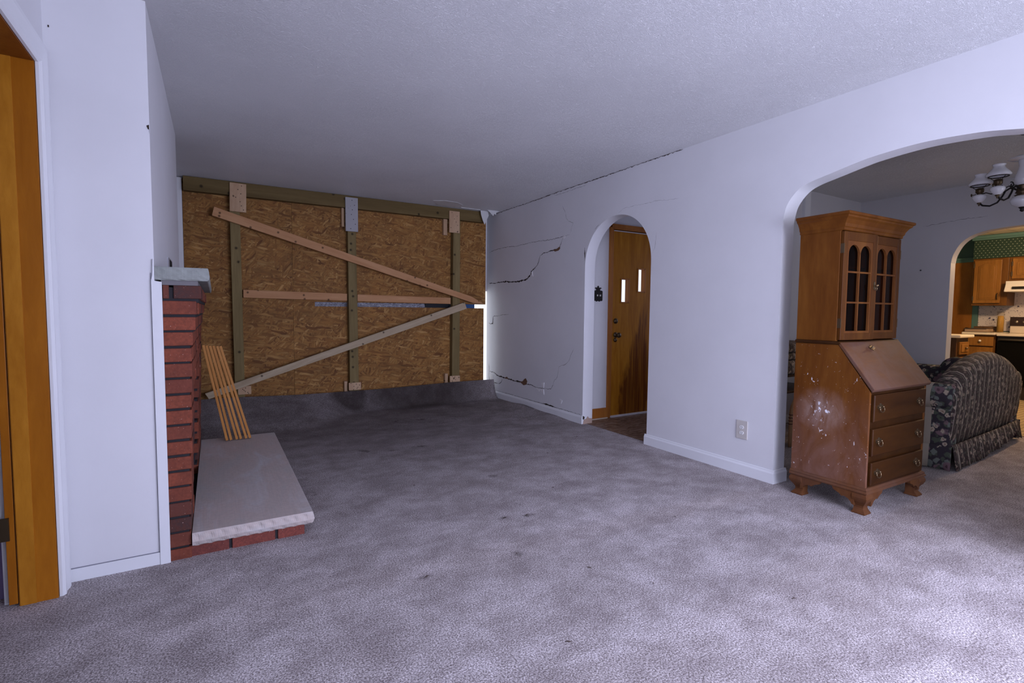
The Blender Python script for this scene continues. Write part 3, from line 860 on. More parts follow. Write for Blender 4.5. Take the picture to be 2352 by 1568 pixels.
# header beam, three pieces between and behind the plates is one continuous length
timber('header_beam', -.235, 3.065, 5.895, 5.978, 2.300, 2.437, TREATX, 'long greenish treated beam running under the ceiling of the boarded wall', 'beam')
G = 'treated posts of the boarded wall'
def post(xa, xb, xc, xd, z0, z1, label):
    # slightly leaning post: bottom xa..xb, top xc..xd
    mb = MB(); vs = [(xa, 5.895, z0), (xb, 5.895, z0), (xb, 5.978, z0), (xa, 5.978, z0), (xc, 5.895, z1), (xd, 5.895, z1), (xd, 5.978, z1), (xc, 5.978, z1)]
    mb.add(vs, [(3, 2, 1, 0), (4, 5, 6, 7), (0, 1, 5, 4), (1, 2, 6, 5), (2, 3, 7, 6), (3, 0, 4, 7)])
    tag(obj('timber_post', mb, TREAT, None, .003), label, 'post', G)
post(.165, .256, .155, .246, -.02, 2.298, 'leftmost upright greenish post of the boarded wall')
post(1.326, 1.430, 1.318, 1.408, -.02, 2.298, 'middle upright post of the boarded wall with a dark knot')
post(2.600, 2.705, 2.620, 2.715, -.02, 2.298, 'rightmost upright post of the boarded wall, nearest the cracked plaster wall')
GP = 'short scrap boards nailed over the post joints'
def plate(x0, x1, z0, z1, mat, label, y=5.893, t=.020, rot=0):
    cx, cz = (x0+x1)/2, (z0+z1)/2
    M = Matrix.Translation((cx, y-t/2, cz)) @ Matrix.Rotation(rot, 4, 'Y')
    mb = MB().box(-(x1-x0)/2, (x1-x0)/2, -t/2, t/2, -(z1-z0)/2, (z1-z0)/2, M)
    # screw heads
    o = obj('splice_board', mb, mat, None, .002); tag(o, label, 'board', GP)
    for i in range(7):
        sc = MB()
        px = random.uniform(-.36, .36)*(x1-x0); pz = (-.42+.84*i/6)*(z1-z0)
        sc.lathe([(.0045, 0), (.0045, .0012), (.0001, .0014)], n=8, M=M @ Matrix.Translation((px, -t/2, pz)) @ Matrix.Rotation(PI/2, 4, 'X'))
        obj('screw_head', sc, BLACKM, o, local=False)
    return o
plate(.158, .306, 2.135, 2.420, SCRAP, 'pale pine scrap board on top of the leftmost post', rot=.02)
plate(1.292, 1.430, 2.036, 2.414, WSCRAP, 'white painted scrap board full of screw holes on the middle post')
plate(2.555, 2.695, 2.130, 2.398, SCRAP, 'brownish pine scrap board on top of the rightmost post')
plate(1.308, 1.446, .226, .312, SCRAP, 'small pine block at the foot of the middle post')
plate(2.566, 2.704, .240, .318, SCRAP, 'small pine block at the foot of the rightmost post')
plate(.190, .312, .262, .348, SCRAP, 'small pine block at the foot of the leftmost post under the brace')
GB = 'small side blocks beside the posts'
timber('side_block', 1.262, 1.290, 5.93, 5.978, 2.09, 2.298, SCRAP, 'thin upright cleat left of the white scrap board', 'board', GB)
timber('side_block', 2.500, 2.552, 5.93, 5.978, 2.10, 2.298, SCRAP, 'thin upright cleat left of the rightmost top block', 'board', GB)
timber('side_block', 1.270, 1.305, 5.93, 5.978, -.02, .325, SCRAP, 'thin upright cleat at the foot of the middle post', 'board', GB)
timber('side_block', 2.520, 2.560, 5.93, 5.978, -.02, .345, SCRAP, 'thin upright cleat at the foot of the rightmost post', 'board', GB)
# horizontal rails between the posts
GR = 'horizontal rails of the boarded wall'
def beam2(name, p0, p1, wd, y0, y1, mat, label, cat, group=None, cut=0):
    (xa, za), (xb, zb) = p0, p1
    L = math.hypot(xb-xa, zb-za); an = math.atan2(zb-za, xb-xa)
    mb = MB().prism([(-L/2, -wd/2), (L/2, -wd/2), (L/2-cut, wd/2), (-L/2, wd/2)], 'y', y0-(y0+y1)/2, y1-(y0+y1)/2)
    o = obj(name, mb, mat, None, .003, local=True)
    o.location = ((xa+xb)/2, (y0+y1)/2, (za+zb)/2); o.rotation_euler = (0, -an, 0)
    tag(o, label, cat, group); return o
beam2('wall_rail', (.262, 1.308), (1.312, 1.293), .082, 5.93, 5.978, PINE, 'reddish horizontal rail between the leftmost and middle posts', 'rail', GR)
beam2('wall_rail', (1.428, 1.290), (2.598, 1.275), .080, 5.93, 5.978, PINE, 'reddish horizontal rail between the middle and rightmost posts', 'rail', GR)
# diagonal braces
def brace(name, pts, mat, label, y0=5.850, y1=5.892):
    cx = sum(p[0] for p in pts)/4; cz = sum(p[1] for p in pts)/4
    an = math.atan2(pts[1][1]-pts[0][1], pts[1][0]-pts[0][0])
    loc = []
    for x, z_ in pts:
        dx, dz = x-cx, z_-cz
        loc.append((dx*math.cos(an)+dz*math.sin(an), -dx*math.sin(an)+dz*math.cos(an)))
    yc = (y0+y1)/2
    o = obj(name, MB().prism(loc, 'y', y0-yc, y1-yc), mat, None, .003, local=True)
    o.location = (cx, yc, cz); o.rotation_euler = (0, -an, 0)
    tag(o, label, 'brace'); return o
brace('diagonal_brace', [(.000, 2.072), (2.880, 1.252), (3.030, 1.243), (2.86, 1.333), (.020, 2.160)], PINE, 'reddish pine brace slanting down from the top left post towards the cracked wall')
brace('diagonal_brace', [(-.068, .244), (2.778, 1.178), (2.748, 1.258), (-.100, .302)], PINEG, 'weathered grey brace rising from the floor at left to the rightmost post', 5.828, 5.870)

# torn ceiling paper at the far corner
cp = bpy.data.objects['ceiling']
PAP = plain('torn_paper', (.62, .62, .62), .8)
mb = MB()
def flap(pts): mb.add(pts, [tuple(range(len(pts)))])
mb.prism([(2.965, 2.436), (3.075, 2.436), (3.085, 2.385), (3.05, 2.31), (3.025, 2.262), (3.00, 2.31), (2.975, 2.38)], 'y', 5.825, 5.828)
mb.prism([(3.03, 2.440), (3.205, 2.440), (3.16, 2.415), (3.155, 2.385), (3.135, 2.40), (3.115, 2.37), (3.07, 2.41)], 'y', 5.76, 5.763)
mb.prism([(2.24, 5.62), (2.36, 5.55), (2.52, 5.56), (2.64, 5.66), (2.60, 5.83), (2.45, 5.845), (2.36, 5.80)], 'z', 2.436, 2.4395)
mb.prism([(2.68, 5.80), (2.95, 5.80), (2.94, 5.815), (2.70, 5.815)], 'z', 2.434, 2.4395)
obj('torn_paper', mb, PAP, cp)

# ------------------------------------------------------------------ slats leaning on the fireplace
sl = [(-.100, .053), (-.080, .081), (-.058, .121), (-.036, .148), (-.012, .186), (.008, .213)]
names = ['varnished slat leaning on the fireplace, the leftmost of six', 'varnished slat leaning on the fireplace, second from the left', 'varnished slat leaning on the fireplace, third from the left',
         'varnished slat leaning on the fireplace, fourth from the left', 'varnished slat leaning on the fireplace, fifth from the left', 'varnished slat leaning on the fireplace, the rightmost of six']
for (xt, xb), nm in zip(sl, names):
    xt += .010
    wd = .0175; zb = .122; L_ = .762
    an = math.atan2(xb-xt, L_)
    o = obj('leaning_board', MB().box(0, wd, 0, .055, 0, L_), SLAT, None, .0015, local=True)
    o.location = (xb, 4.452, zb); o.rotation_euler = (0, -an, 0)
    tag(o, nm, 'board', 'varnished slats leaning on the fireplace')

# ------------------------------------------------------------------ entry hall behind the small arch
struct('wall_entry', MB().box(3.345, 3.665, 4.13, 4.25, 0, 2.44).box(3.665, 4.62, 4.13, 4.25, 2.085, 2.44).box(4.62, 5.4, 4.13, 4.25, 0, 2.44), WALL)
struct('wall_entry_side', MB().box(5.3, 5.4, 3.0, 4.13, 0, 2.44), WALL)
struct('wall_dining_back', MB().box(3.345, 6.49, 3.03, 3.11, 0, 2.44), WALLD)
FR = wood('stained_frame_wood', (.30, .10, .018), (.44, .17, .035), 'z', 7, .35)
struct('trim_6', MB().box(3.638, 3.664, 4.108, 4.130, 0, 2.09).box(3.664, 3.682, 4.113, 4.135, 0, 2.05).box(3.682, 3.698, 4.118, 4.20, 0, 2.035), FR, bev=.003, label='stained wood frame of the entry door')
struct('trim_7', MB().box(3.638, 4.65, 4.108, 4.130, 2.05, 2.09).box(3.66, 4.62, 4.114, 4.135, 2.036, 2.05), FR, bev=.002)
struct('door_light_block', MB().box(3.69, 4.65, 4.176, 4.19, 1.99, 2.09).box(3.66, 3.72, 4.176, 4.19, 0, 2.05), FR)  # unseen backing strips added to stop light leaking round the door
struct('trim_8', MB().box(3.70, 4.62, 4.118, 4.13, 2.016, 2.024).box(3.69, 4.62, 4.10, 4.135, .0, .014), plain('weatherstrip', (.60, .58, .60), .5))
struct('baseboard_entry', MB().box(3.36, 3.638, 4.112, 4.13, .012, .115).box(3.36, 3.638, 4.107, 4.13, .012, .09), FR, bev=.003)
struct('trim_9', MB().box(3.36, 3.638, 4.095, 4.112, .0, .012), plain('pale_quarter_round', (.55, .45, .35), .5))
# door slab with two narrow lights
DX0, DX1, DZ0, DZ1 = 3.698, 4.62, .016, 2.016
L1 = (3.828, 3.942, 1.258, 1.508); L2 = (4.076, 4.182, 1.378, 1.630)
mb = MB()
xs2 = [DX0, L1[0], L1[1], L2[0], L2[1], DX1]
for i in range(5):
    a_, b_ = xs2[i], xs2[i+1]
    if i == 1: mb.box(a_, b_, 4.135, 4.175, DZ0, L1[2]).box(a_, b_, 4.135, 4.175, L1[3], DZ1)
    elif i == 3: mb.box(a_, b_, 4.135, 4.175, DZ0, L2[2]).box(a_, b_, 4.135, 4.175, L2[3], DZ1)
    else: mb.box(a_, b_, 4.135, 4.175, DZ0, DZ1)
ED = struct('door_2', mb, DOORW, label='brown wooden front door with two small bright windows and a dark water stain')
for L_ in (L1, L2):
    f = MB(); a_, b_, c_, d_ = L_
    f.box(a_-.008, a_+.004, 4.128, 4.182, c_-.008, d_+.008).box(b_-.012, b_+.008, 4.128, 4.182, c_-.008, d_+.008).box(a_, b_, 4.128, 4.182, c_-.008, c_+.004).box(a_, b_, 4.128, 4.182, d_-.004, d_+.008)
    fo = obj('light_frame', f, FR, ED, .001)
    obj('glass_pane', MB().box(a_, b_, 4.170, 4.174, c_, d_), CLEAR, fo)
def rosette(cx, cz, r, knob=False, name='deadbolt'):
    M = Matrix.Translation((cx, 4.135, cz)) @ Matrix.Rotation(PI/2, 4, 'X')
    mb = MB().lathe([(.0001, 0), (r, 0), (r, .006), (r*.8, .011), (r*.45, .013)] + ([(r*.35, .03), (r*.4, .036), (r*.85, .045), (r*.95, .058), (r*.7, .070), (.0001, .073)] if knob else [(r*.42, .022), (.0001, .023)]), M=M)
    o = obj(name, mb, BRASSD, ED); o['label'] = 'dark brass ' + name.replace('_', ' '); return o
rosette(3.758, 1.052, .030); rosette(3.760, .900, .030, True, 'door_knob'); rosette(3.756, .845, .022, False, 'lock_rosette')
# eagle-topped switch plate
SW = thing('switch_plate', 'black double light switch plate topped with an eagle', 'light switch', (3.497, 4.13, 1.26))
out = [(-.060, .010), (-.060, .105), (-.052, .113), (-.030, .113), (-.024, .122), (-.036, .136), (-.046, .132), (-.034, .146), (-.016, .142), (-.008, .150), (-.010, .158), (.002, .164), (.010, .156), (.008, .148), (.018, .142), (.036, .146), (.047, .132), (.036, .136), (.024, .122), (.030, .113), (.052, .113), (.060, .105), (.060, .010), (.050, .002), (.036, .006), (.022, -.004), (0, .003), (-.022, -.004), (-.036, .006), (-.050, .002)]
obj('plate', MB().prism([(3.497+x, 1.262+z_) for x, z_ in out], 'y', 4.122, 4.130).prism([(3.497+x*.8, 1.262+.057+(z_-.057)*.8) for x, z_ in [(-.060, .010), (-.060, .105), (.060, .105), (.060, .010)]], 'y', 4.119, 4.122), BLACKM, SW, .001)
for dx in (-.018, .020):
    obj('toggle', MB().box(3.497+dx-.005, 3.497+dx+.005, 4.105, 4.120, 1.314, 1.332), plain('ivory_toggle', (.62, .60, .55), .4), SW, .002)
# outlet on wall_right
OU = thing('wall_outlet', 'beige double outlet plate on the white wall between the two arches', 'outlet', (XR, 2.202, .252))
IV = plain('beige_plastic', (.56, .53, .50), .4); WH = plain('white_plastic', (.80, .80, .80), .3)
obj('plate', MB().box(XR-.007, XR, 2.158, 2.246, .254, .386), IV, OU, .003)
for zc in (.338, .298):
    r_ = obj('receptacle', MB().prism([(2.202+.0165*math.cos(t*PI/8), zc+.0145*max(-.85, min(.85, math.sin(t*PI/8)))) for t in range(16)], 'x', XR-.0095, XR-.006), WH, OU)
    obj('slot', MB().box(XR-.0100, XR-.0094, 2.2065, 2.2085, zc-.002, zc+.007).box(XR-.0100, XR-.0094, 2.1955, 2.1975, zc-.002, zc+.007).box(XR-.0100, XR-.0094, 2.200, 2.204, zc-.010, zc-.006), DARK, r_)

# ------------------------------------------------------------------ secretary desk
SD = thing('secretary_desk', 'tall cherry wood secretary desk with glass doors, its side scuffed with white marks', 'desk', (3.165, 1.385, 0), math.radians(-1.2))
W_, DP = .682, .435
def dobj(name, mb, mat, par=SD, bev=.0015, **k): return obj(name, mb, mat, par, bev, local=True, **k)
side = [(0, .152), (0, .712), (.180, .965), (DP, .965), (DP, .152)]
dobj('side_panel', MB().prism(side, 'x', 0, .018), DESKS)
dobj('side_panel', MB().prism(side, 'x', W_-.018, W_), DESK)
dobj('case_body', MB().prism([(.004, .154), (.004, .708), (.184, .960), (DP-.004, .960), (DP-.004, .154)], 'x', .018, W_-.018), DESKD)
# drawers
for (z0, z1) in ((.535, .690), (.338, .494), (.168, .300)):
    d = dobj('drawer', MB().rings([(0, 0), (.0, .014), (-.006, .018)], 0, W_-.060, 0, z1-z0, True), DESKX)
    # rings builds in xy; stand it up facing the room
    me = d.data
    for v in me.vertices: v.co = Vector((.030+v.co.x, .004-v.co.z, z0+v.co.y))
    zc = (z0+z1)/2+.004
    for px in (.090, W_-.125):
        h = MB()
        # pierced back plate with two scrolled wings
        pl = [(-.034, .004), (-.026, .016), (-.014, .012), (-.008, .024), (.008, .024), (.014, .012), (.026, .016), (.034, .004), (.026, -.008), (.014, -.006), (.006, -.018), (-.006, -.018), (-.014, -.006), (-.026, -.008)]
        h.prism([(px+x, zc+z_) for x, z_ in pl], 'y', -.0165, -.0135)
        for s_ in (-1, 1): h.ball((px+s_*.021, -.022, zc+.004), .006, 8)
        h.tube([(px-.021, -.024, zc+.004), (px-.024, -.027, zc-.010), (px-.016, -.029, zc-.021), (px, -.029, zc-.025), (px+.016, -.029, zc-.021), (px+.024, -.027, zc-.010), (px+.021, -.024, zc+.004)], .0026, 8)
        obj('drawer_pull', h, BRASS, d, 0, local=True)
# slant lid
ly0, lz0, ly1, lz1 = -.010, .712, .182, .972
dy, dz = ly1-ly0, lz1-lz0; L = math.hypot(dy, dz); ny_, nz_ = -dz/L, dy/L
t_ = .020
lid = [(ly0, lz0), (ly1, lz1), (ly1+ny_*t_*.3, lz1+nz_*t_*.3), (ly1+ny_*t_, lz1-.004+nz_*t_), (ly0+ny_*t_, lz0+nz_*t_), (ly0-.004, lz0-.004)]
LD = dobj('slant_lid', MB().prism(lid, 'x', -.004, W_+.004), DESKDUST, bev=.003)
dobj('lid_rail', MB().box(.012, W_-.012, -.004, .01, .700, .716), DESKD)
es = MB(); ec = Vector((W_*.42, ly0+dy*.84, lz0+dz*.84)); Mx = Matrix.Translation(ec+Vector((0, ny_, nz_))*(t_+.001)) @ Matrix.Rotation(math.atan2(dz, dy), 4, 'X')
es.prism([(-.030, .0), (-.020, .012), (-.008, .008), (0, .020), (.008, .008), (.020, .012), (.030, 0), (.020, -.012), (.008, -.010), (0, -.022), (-.008, -.010), (-.020, -.012)], 'z', 0, .003, Mx)
es.lathe([(.006, .003), (.006, .012), (.0001, .013)], M=Mx, n=10)
obj('escutcheon', es, BRASS, LD, 0, local=True)
# mouldings
dobj('base_moulding', MB().rings([(.012, .122), (.018, .126), (.018, .134), (.012, .139), (.014, .146), (.006, .156), (0, .157)], 0, W_, 0, DP), DESKM, bev=.001)
dobj('waist_moulding', MB().rings([(0, .964), (.008, .967), (.012, .975), (.008, .983), (0, .986)], 0, W_, .178, DP), DESKD, bev=.001)
# ogee bracket feet
wing = [(.050, .045), (.062, .050), (.068, .060), (.082, .074), (.104, .082), (.120, .078), (.132, .090), (.150, .098), (.166, .104), (.176, .124), (.050, .124)]
ogee = [(.007, 0), (.008, .006), (.003, .014), (-.006, .024), (-.010, .034), (-.008, .046), (0, .060), (.010, .074), (.016, .086), (.019, .098), (.017, .110), (.012, .118), (.010, .124)]
def foot(fx, fy, sx_, sy_):
    mb = MB(); vs = []; fs = []
    for o, z_ in ogee:
        x0_, x1_ = fx-sx_*o, fx+sx_*(.060+.004*(z_ < .012)); y0_, y1_ = fy-sy_*o, fy+sy_*(.060+.004*(z_ < .012))
        vs += [(x0_, y0_, z_), (x1_, y0_, z_), (x1_, y1_, z_), (x0_, y1_, z_)]
    n_ = len(ogee)
    for a_ in range(n_-1):
        for k in range(4): fs.append((a_*4+k, a_*4+(k+1) % 4, (a_+1)*4+(k+1) % 4, (a_+1)*4+k))
    fs += [(3, 2, 1, 0), ((n_-1)*4, (n_-1)*4+1, (n_-1)*4+2, (n_-1)*4+3)]
    mb.add(vs, fs)
    mb.prism([(fx+sx_*x, z_) for x, z_ in wing], 'y', fy-sy_*.012, fy+sy_*.012)
    mb.prism([(fy+sy_*y_, z_) for y_, z_ in wing], 'x', fx-sx_*.012, fx+sx_*.012)
    dobj('foot', mb, DESKF, bev=.0015, recalc=True)
foot(0, 0, 1, 1); foot(W_, 0, -1, 1); foot(0, DP-.02, 1, -1); foot(W_, DP-.02, -1, -1)
# hutch
HY, HZ0, HZ1 = .196, .986, 1.640
dobj('hutch_side', MB().box(.002, .020, HY, DP, HZ0, HZ1), DESK)
dobj('hutch_side', MB().box(W_-.020, W_-.002, HY, DP, HZ0, HZ1), DESK)
dobj('hutch_back', MB().box(.020, W_-.020, DP-.010, DP-.002, HZ0, HZ1), DESKD)
for zz in (HZ0+.006, 1.215, 1.425, HZ1-.014): dobj('shelf', MB().box(.020, W_-.020, HY+.03, DP-.012, zz, zz+.012), DESKD)
dobj('centre_stile', MB().box(W_/2-.02, W_/2+.02, HY+.002, HY+.018, HZ0, HZ1), DESKD)
dobj('cornice', MB().rings([(0, 1.636), (.006, 1.640), (.006, 1.652), (.012, 1.658), (.016, 1.675), (.030, 1.698), (.042, 1.708), (.044, 1.716), (.054, 1.722), (.054, 1.734), (.050, 1.738)], .0, W_, HY-.018, DP), DESK, bev=.001)
MUNT = m_desk('lighter_muntin', .1, False, 1.0)
def hdoor(x0, x1, hinge_left, ang):
    wdt = x1-x0; h0, h1 = .992, 1.632; H = h1-h0
    piv = bpy.data.objects.new('hutch_door', None)
    fr = MB(); st = .040
    # local: x from 0 at hinge side x0; y front = -.02..0
    X = (lambda x: x) if hinge_left else (lambda x: x-wdt)
    fr.box(X(0), X(st), -.020, 0, 0, H).box(X(wdt-st), X(wdt), -.020, 0, 0, H).box(X(st), X(wdt-st), -.020, 0, 0, st).box(X(st), X(wdt-st), -.020, 0, H-st-.012, H)
    me_ = obj('hutch_door', fr, DESKDOOR, SD, .0025, local=True)
    me_.location = (x0 if hinge_left else x1, HY-.001, h0); me_.rotation_euler = (0, 0, ang)
    # arched lattice
    gx0, gx1 = X(st), X(wdt-st); gz0, gz1 = st, H-st-.012
    gw = gx1-gx0; mun = .010; b = .014
    la = MB()
    la.box(gx0, gx0+b, -.016, -.004, gz0, gz1).box(gx1-b, gx1, -.016, -.004, gz0, gz1).box(gx0+b, gx1-b, -.016, -.004, gz0, gz0+b)
    cx = (gx0+gx1)/2
    la.box(cx-mun/2, cx+mun/2, -.016, -.004, gz0+b, gz1-.06)
    rows = [gz0+(gz1-gz0)*.335, gz0+(gz1-gz0)*.665]
    for rz_ in rows: la.box(gx0+b, gx1-b, -.0165, -.0035, rz_-mun/2, rz_+mun/2)
    # spandrel with two round-headed arches
    r = (gw-2*b-mun)/4
    zt2 = gz1-.022; zs = zt2-r
    top = [(gx0+b, gz1), (gx0+b, zs)]
    for c_ in (gx0+b+r, gx1-b-r):
        for k in range(0, 13):
            t = PI-PI*k/12
            top.append((c_+r*math.cos(t), zs+r*math.sin(t)))
    top += [(gx1-b, gz1)]
    la.prism(top, 'y', -.016, -.004)
    obj('lattice', la, MUNT, me_, .0008, local=True)
    obj('glass_pane', MB().box(gx0, gx1, -.0035, -.001, gz0, gz1), GLASS, me_, 0, local=True)
    for hz in (.10, H-.10):
        obj('hinge', MB().box(X(0)-.0015 if hinge_left else X(wdt)-.004, X(0)+.002 if hinge_left else X(wdt)+.0015, -.0215, .002, hz-.028, hz+.028) if hinge_left else MB().box(X(wdt)-.006, X(wdt)+.0015, -.0215, .002, hz-.028, hz+.028), BRASS, me_, 0, local=True)
    kx = X(wdt-.016) if hinge_left else X(.016)
    kn = MB()
    Mk = Matrix.Translation((kx, -.020, H*.515)) @ Matrix.Rotation(PI/2, 4, 'X')
    kn.prism([(-.008, -.020), (-.011, 0), (-.008, .020), (0, .026), (.008, .020), (.011, 0), (.008, -.020), (0, -.026)], 'z', 0, .002, Mk)
    kn.lathe([(.004, .002), (.004, .010), (.008, .014), (.009, .018), (.006, .022), (.0001, .023)], M=Mk, n=12)
    kn.tube([(kx+.010*math.cos(t*PI/6), -.034, h0*0+H*.515-.018+.010*math.sin(t*PI/6)) for t in range(12)], .0016, 6, True)
    obj('door_knob', kn, BRASS, me_, 0, local=True)
    return me_
DESKDOOR = m_desk('cherry_door_frame', 0, False, .66)
hdoor(.006, .340, True, math.radians(-3.5))
hdoor(.342, W_-.006, False, 0)

# ------------------------------------------------------------------ dining room
ka = [(2.167, 0), (2.167, 1.60), (2.165, 1.68), (2.155, 1.745), (2.135, 1.80), (2.110, 1.850), (2.078, 1.890), (2.04, 1.920), (2.0, 1.942), (1.95, 1.960), (1.886, 1.974), (1.77, 1.985), (1.643, 1.990), (1.55, 1.992)]
ka = smooth_path(ka + [(3.10-y, z_) for y, z_ in reversed(ka[:-1])])
poly = [(3.11, -.05), (3.11, 2.44), (-2.1, 2.44), (-2.1, -.05), (ka[-1][0], -.05)] + list(reversed(ka)) + [(2.167, -.05)]
struct('wall_dining', MB().prism(poly, 'x', 6.49, 6.605), WALLD, label='blue grey dining room wall with an arch to the kitchen')
mb = MB(); ribbon(mb, [(2.42, 2.08), (2.3, 2.09), (2.2, 2.10), (2.05, 2.11), (1.9, 2.11)], .003, x=6.489)
obj('crack', mb, plain('hairline', (.18, .18, .20), .9), bpy.data.objects['wall_dining'])
obj('nail_hole', MB().ball((6.489, 2.42, 1.62), .007), DARK, bpy.data.objects['wall_dining'])
baseboard('baseboard_dining', (6.49, 3.03, 0), (6.49, 2.167, 0), (-1, 0, 0))
baseboard('baseboard_dining', (XB, 3.03, 0), (6.49, 3.03, 0), (0, -1, 0))

# sofa, back to the room
SF = thing('sofa', 'camel-back sofa in dark striped floral fabric, seen from behind', 'sofa', (4.60, 1.462, 0), math.radians(2.9))
SL = 1.76
def top_z(x):
    t = min(1, max(0, x/SL)); return .645 + .200*(math.sin(PI*min(1, max(0, (t*1.06-.03))))**.85)
mb = MB(); vs = []; fs = []
NX = 56
for i in range(NX+1):
    x = .0+SL*i/NX; zt = top_z(x)
    endr = min(1, i/2.0, (NX-i)/2.0); er = .02*(1-endr)
    sec = [(.030, .150), (.012, .30), (.000, .45), (-.004, zt-.10), (.002+er, zt-.055), (.022+er, zt-.018-er), (.060, zt-er), (.105, zt-.004-er), (.145-er, zt-.028-er), (.170-er, zt-.075), (.185, zt-.13), (.215, .42), (.22, .20)]
    for y_, z_ in sec: vs.append((x, y_, z_))
K = 13
for i in range(NX):
    for k in range(K-1): fs.append((i*K+k, i*K+k+1, (i+1)*K+k+1, (i+1)*K+k))
    fs.append((i*K+K-1, i*K, (i+1)*K, (i+1)*K+K-1))
fs.append(tuple(range(K))); fs.append(tuple(reversed(range(NX*K, NX*K+K))))
mb.add(vs, fs, True)
obj('backrest', mb, FLST, SF, 0, local=True, recalc=True)
def smooth_roll(mb, x, y0, y1, zc, r, n=20):
    M = Matrix.Translation((x, y0, zc)) @ Matrix.Rotation(-PI/2, 4, 'X')
    L_ = y1-y0
    mb.lathe([(.0001, 0), (r*.8, 0), (r*.97, .012), (r, .03), (r, L_-.03), (r*.97, L_-.012), (r*.8, L_), (.0001, L_)], n=n, M=M)
for x_, s_ in ((-.01, 1), (SL+.01, -1)):
    mb = MB()
    smooth_roll(mb, x_+s_*.045, .012, .86, .545, .098)
    mb.box(min(x_+s_*.0, x_+s_*.17), max(x_+s_*.0, x_+s_*.17), .02, .84, .16, .56)
    obj('arm', mb, FLBIG, SF, .012, local=True)
    wg = MB(); wg.ball((x_+s_*.10, .45, .60), .12, 16, (.75, 1.1, 1.15)); wg.ball((x_+s_*.20, .34, .62), .11, 16, (.8, 1, 1.05))
    obj('arm_pillow', wg, FLBIG, SF, 0, local=True)
obj('seat_base', MB().box(.10, SL-.10, .06, .84, .14, .33), FLST, SF, .01, local=True)
for a_ in (.17, .885):
    obj('seat_cushion', MB().box(a_, a_+.70, .20, .86, .33, .47), FLST, SF, .04, local=True, seg=4)
# gathered skirt with split corners, sagging unevenly off the floor at its far end
def skirt(mb, P0, P1, n, z_top, zb0, zb1, out):
    P0 = Vector(P0); P1 = Vector(P1); d = (P1-P0); nn = Vector((d.y, -d.x)).normalized()
    vs = []
    for i in range(n+1):
        t = i/n; p = P0+d*t
        wv = .006*math.sin(i*1.9)+.004*math.sin(i*.7)
        zb = zb0+(zb1-zb0)*t + .010*math.sin(t*9)*(1 if t > .5 else .3)
        for z_, o in ((z_top, .004), (z_top-.02, .012+wv*.3), ((z_top+zb)/2, out*.6+wv), (zb, out+wv)):
            q = p+nn*o; vs.append((q.x, q.y, z_))
    fs = []
    for i in range(n):
        for k in range(3): fs.append((i*4+k, i*4+k+1, (i+1)*4+k+1, (i+1)*4+k))
    mb.add(vs, fs, True)
mb = MB(); skirt(mb, (.045, .018), (1.0, .006), 44, .19, .006, .03, .038); skirt(mb, (1.0, .006), (1.62, .012), 30, .19, .03, .095, .036); skirt(mb, (1.62, .012), (SL, .012), 10, .19, .075, .02, .034)
o = obj('back_skirt', mb, FLST, SF, 0, local=True); md = o.modifiers.new('s', 'SOLIDIFY'); md.thickness = .006
mb = MB(); skirt(mb, (-.016, .86), (-.016, -.0), 34, .19, .010, .010, .022)
o = obj('side_skirt', mb, FLBIG, SF, 0, local=True); md = o.modifiers.new('s', 'SOLIDIFY'); md.thickness = .006
mb = MB(); skirt(mb, (SL+.016, .0), (SL+.016, .86), 34, .19, .010, .010, .022)
o = obj('side_skirt', mb, FLBIG, SF, 0, local=True); md = o.modifiers.new('s', 'SOLIDIFY'); md.thickness = .006
for x_ in (.10, SL-.10):
    for y_ in (.10, .78): obj('leg', MB().lathe([(.028, 0), (.020, .02), (.028, .15)], (x_, y_, 0), 12), DESKD, SF, 0, local=True)

# shelf with folded upholstery stacked behind the desk, and the broom beside it
SH = thing('wooden_stand', 'dark wooden stand behind the desk with floral cushions stacked on it', 'stand', (4.60, 2.75, 0))
DKW = wood('dark_stand_wood', (.030, .018, .012), (.07, .04, .025), 'z', 7, .4)
obj('top_board', MB().box(4.25, 4.95, 2.55, 2.95, .585, .61), DKW, SH, .003)
obj('shelf_board', MB().box(4.25, 4.95, 2.55, 2.95, .44, .46), DKW, SH, .003)
for x_ in (4.27, 4.90):
    for y_ in (2.57, 2.90): obj('leg', MB().box(x_, x_+.035, y_, y_+.035, 0, .585), DKW, SH, .002)
for z0, z1, nm in ((.61, .735, 'floral seat cushion lying lowest on the dark stand behind the desk'), (.737, .80, 'thin floral cushion in the middle of the stack behind the desk'), (.802, .885, 'floral cushion on top of the stack behind the desk')):
    tag(obj('seat_cushion', MB().box(4.28+random.uniform(-.02, .02), 4.93, 2.53, 2.94, z0, z1), FLST, None, .025, seg=4), nm, 'cushion', 'floral cushions stacked behind the desk')
BR = thing('corn_broom', 'straw broom with dark stitching leaning upright behind the desk', 'broom', (4.28, 2.44, 0))
STRAW = wood('broom_straw', (.30, .17, .09), (.46, .29, .17), 'z', 30, .8, 14, .5)
def broom_sec(z_, w2, t2, cx): return [(cx-w2, 2.44-t2, z_), (cx+w2, 2.44-t2, z_), (cx+w2, 2.44+t2, z_), (cx-w2, 2.44+t2, z_)]
secs = [(.006, .17, .022, 4.37), (.12, .15, .024, 4.35), (.22, .125, .026, 4.33), (.30, .105, .028, 4.315), (.36, .075, .028, 4.305), (.40, .035, .024, 4.30), (.42, .018, .018, 4.297)]
vs = []; fs = []
for z_, a_, t_2, cx in secs:
    for k in range(14):
        an = 2*PI*k/14; vs.append((cx+a_*math.cos(an), 2.44+t_2*math.sin(an), z_))
for i in range(len(secs)-1):
    for k in range(14): fs.append((i*14+k, i*14+(k+1) % 14, (i+1)*14+(k+1) % 14, (i+1)*14+k))
fs += [tuple(reversed(range(14))), tuple(range(84, 98))]
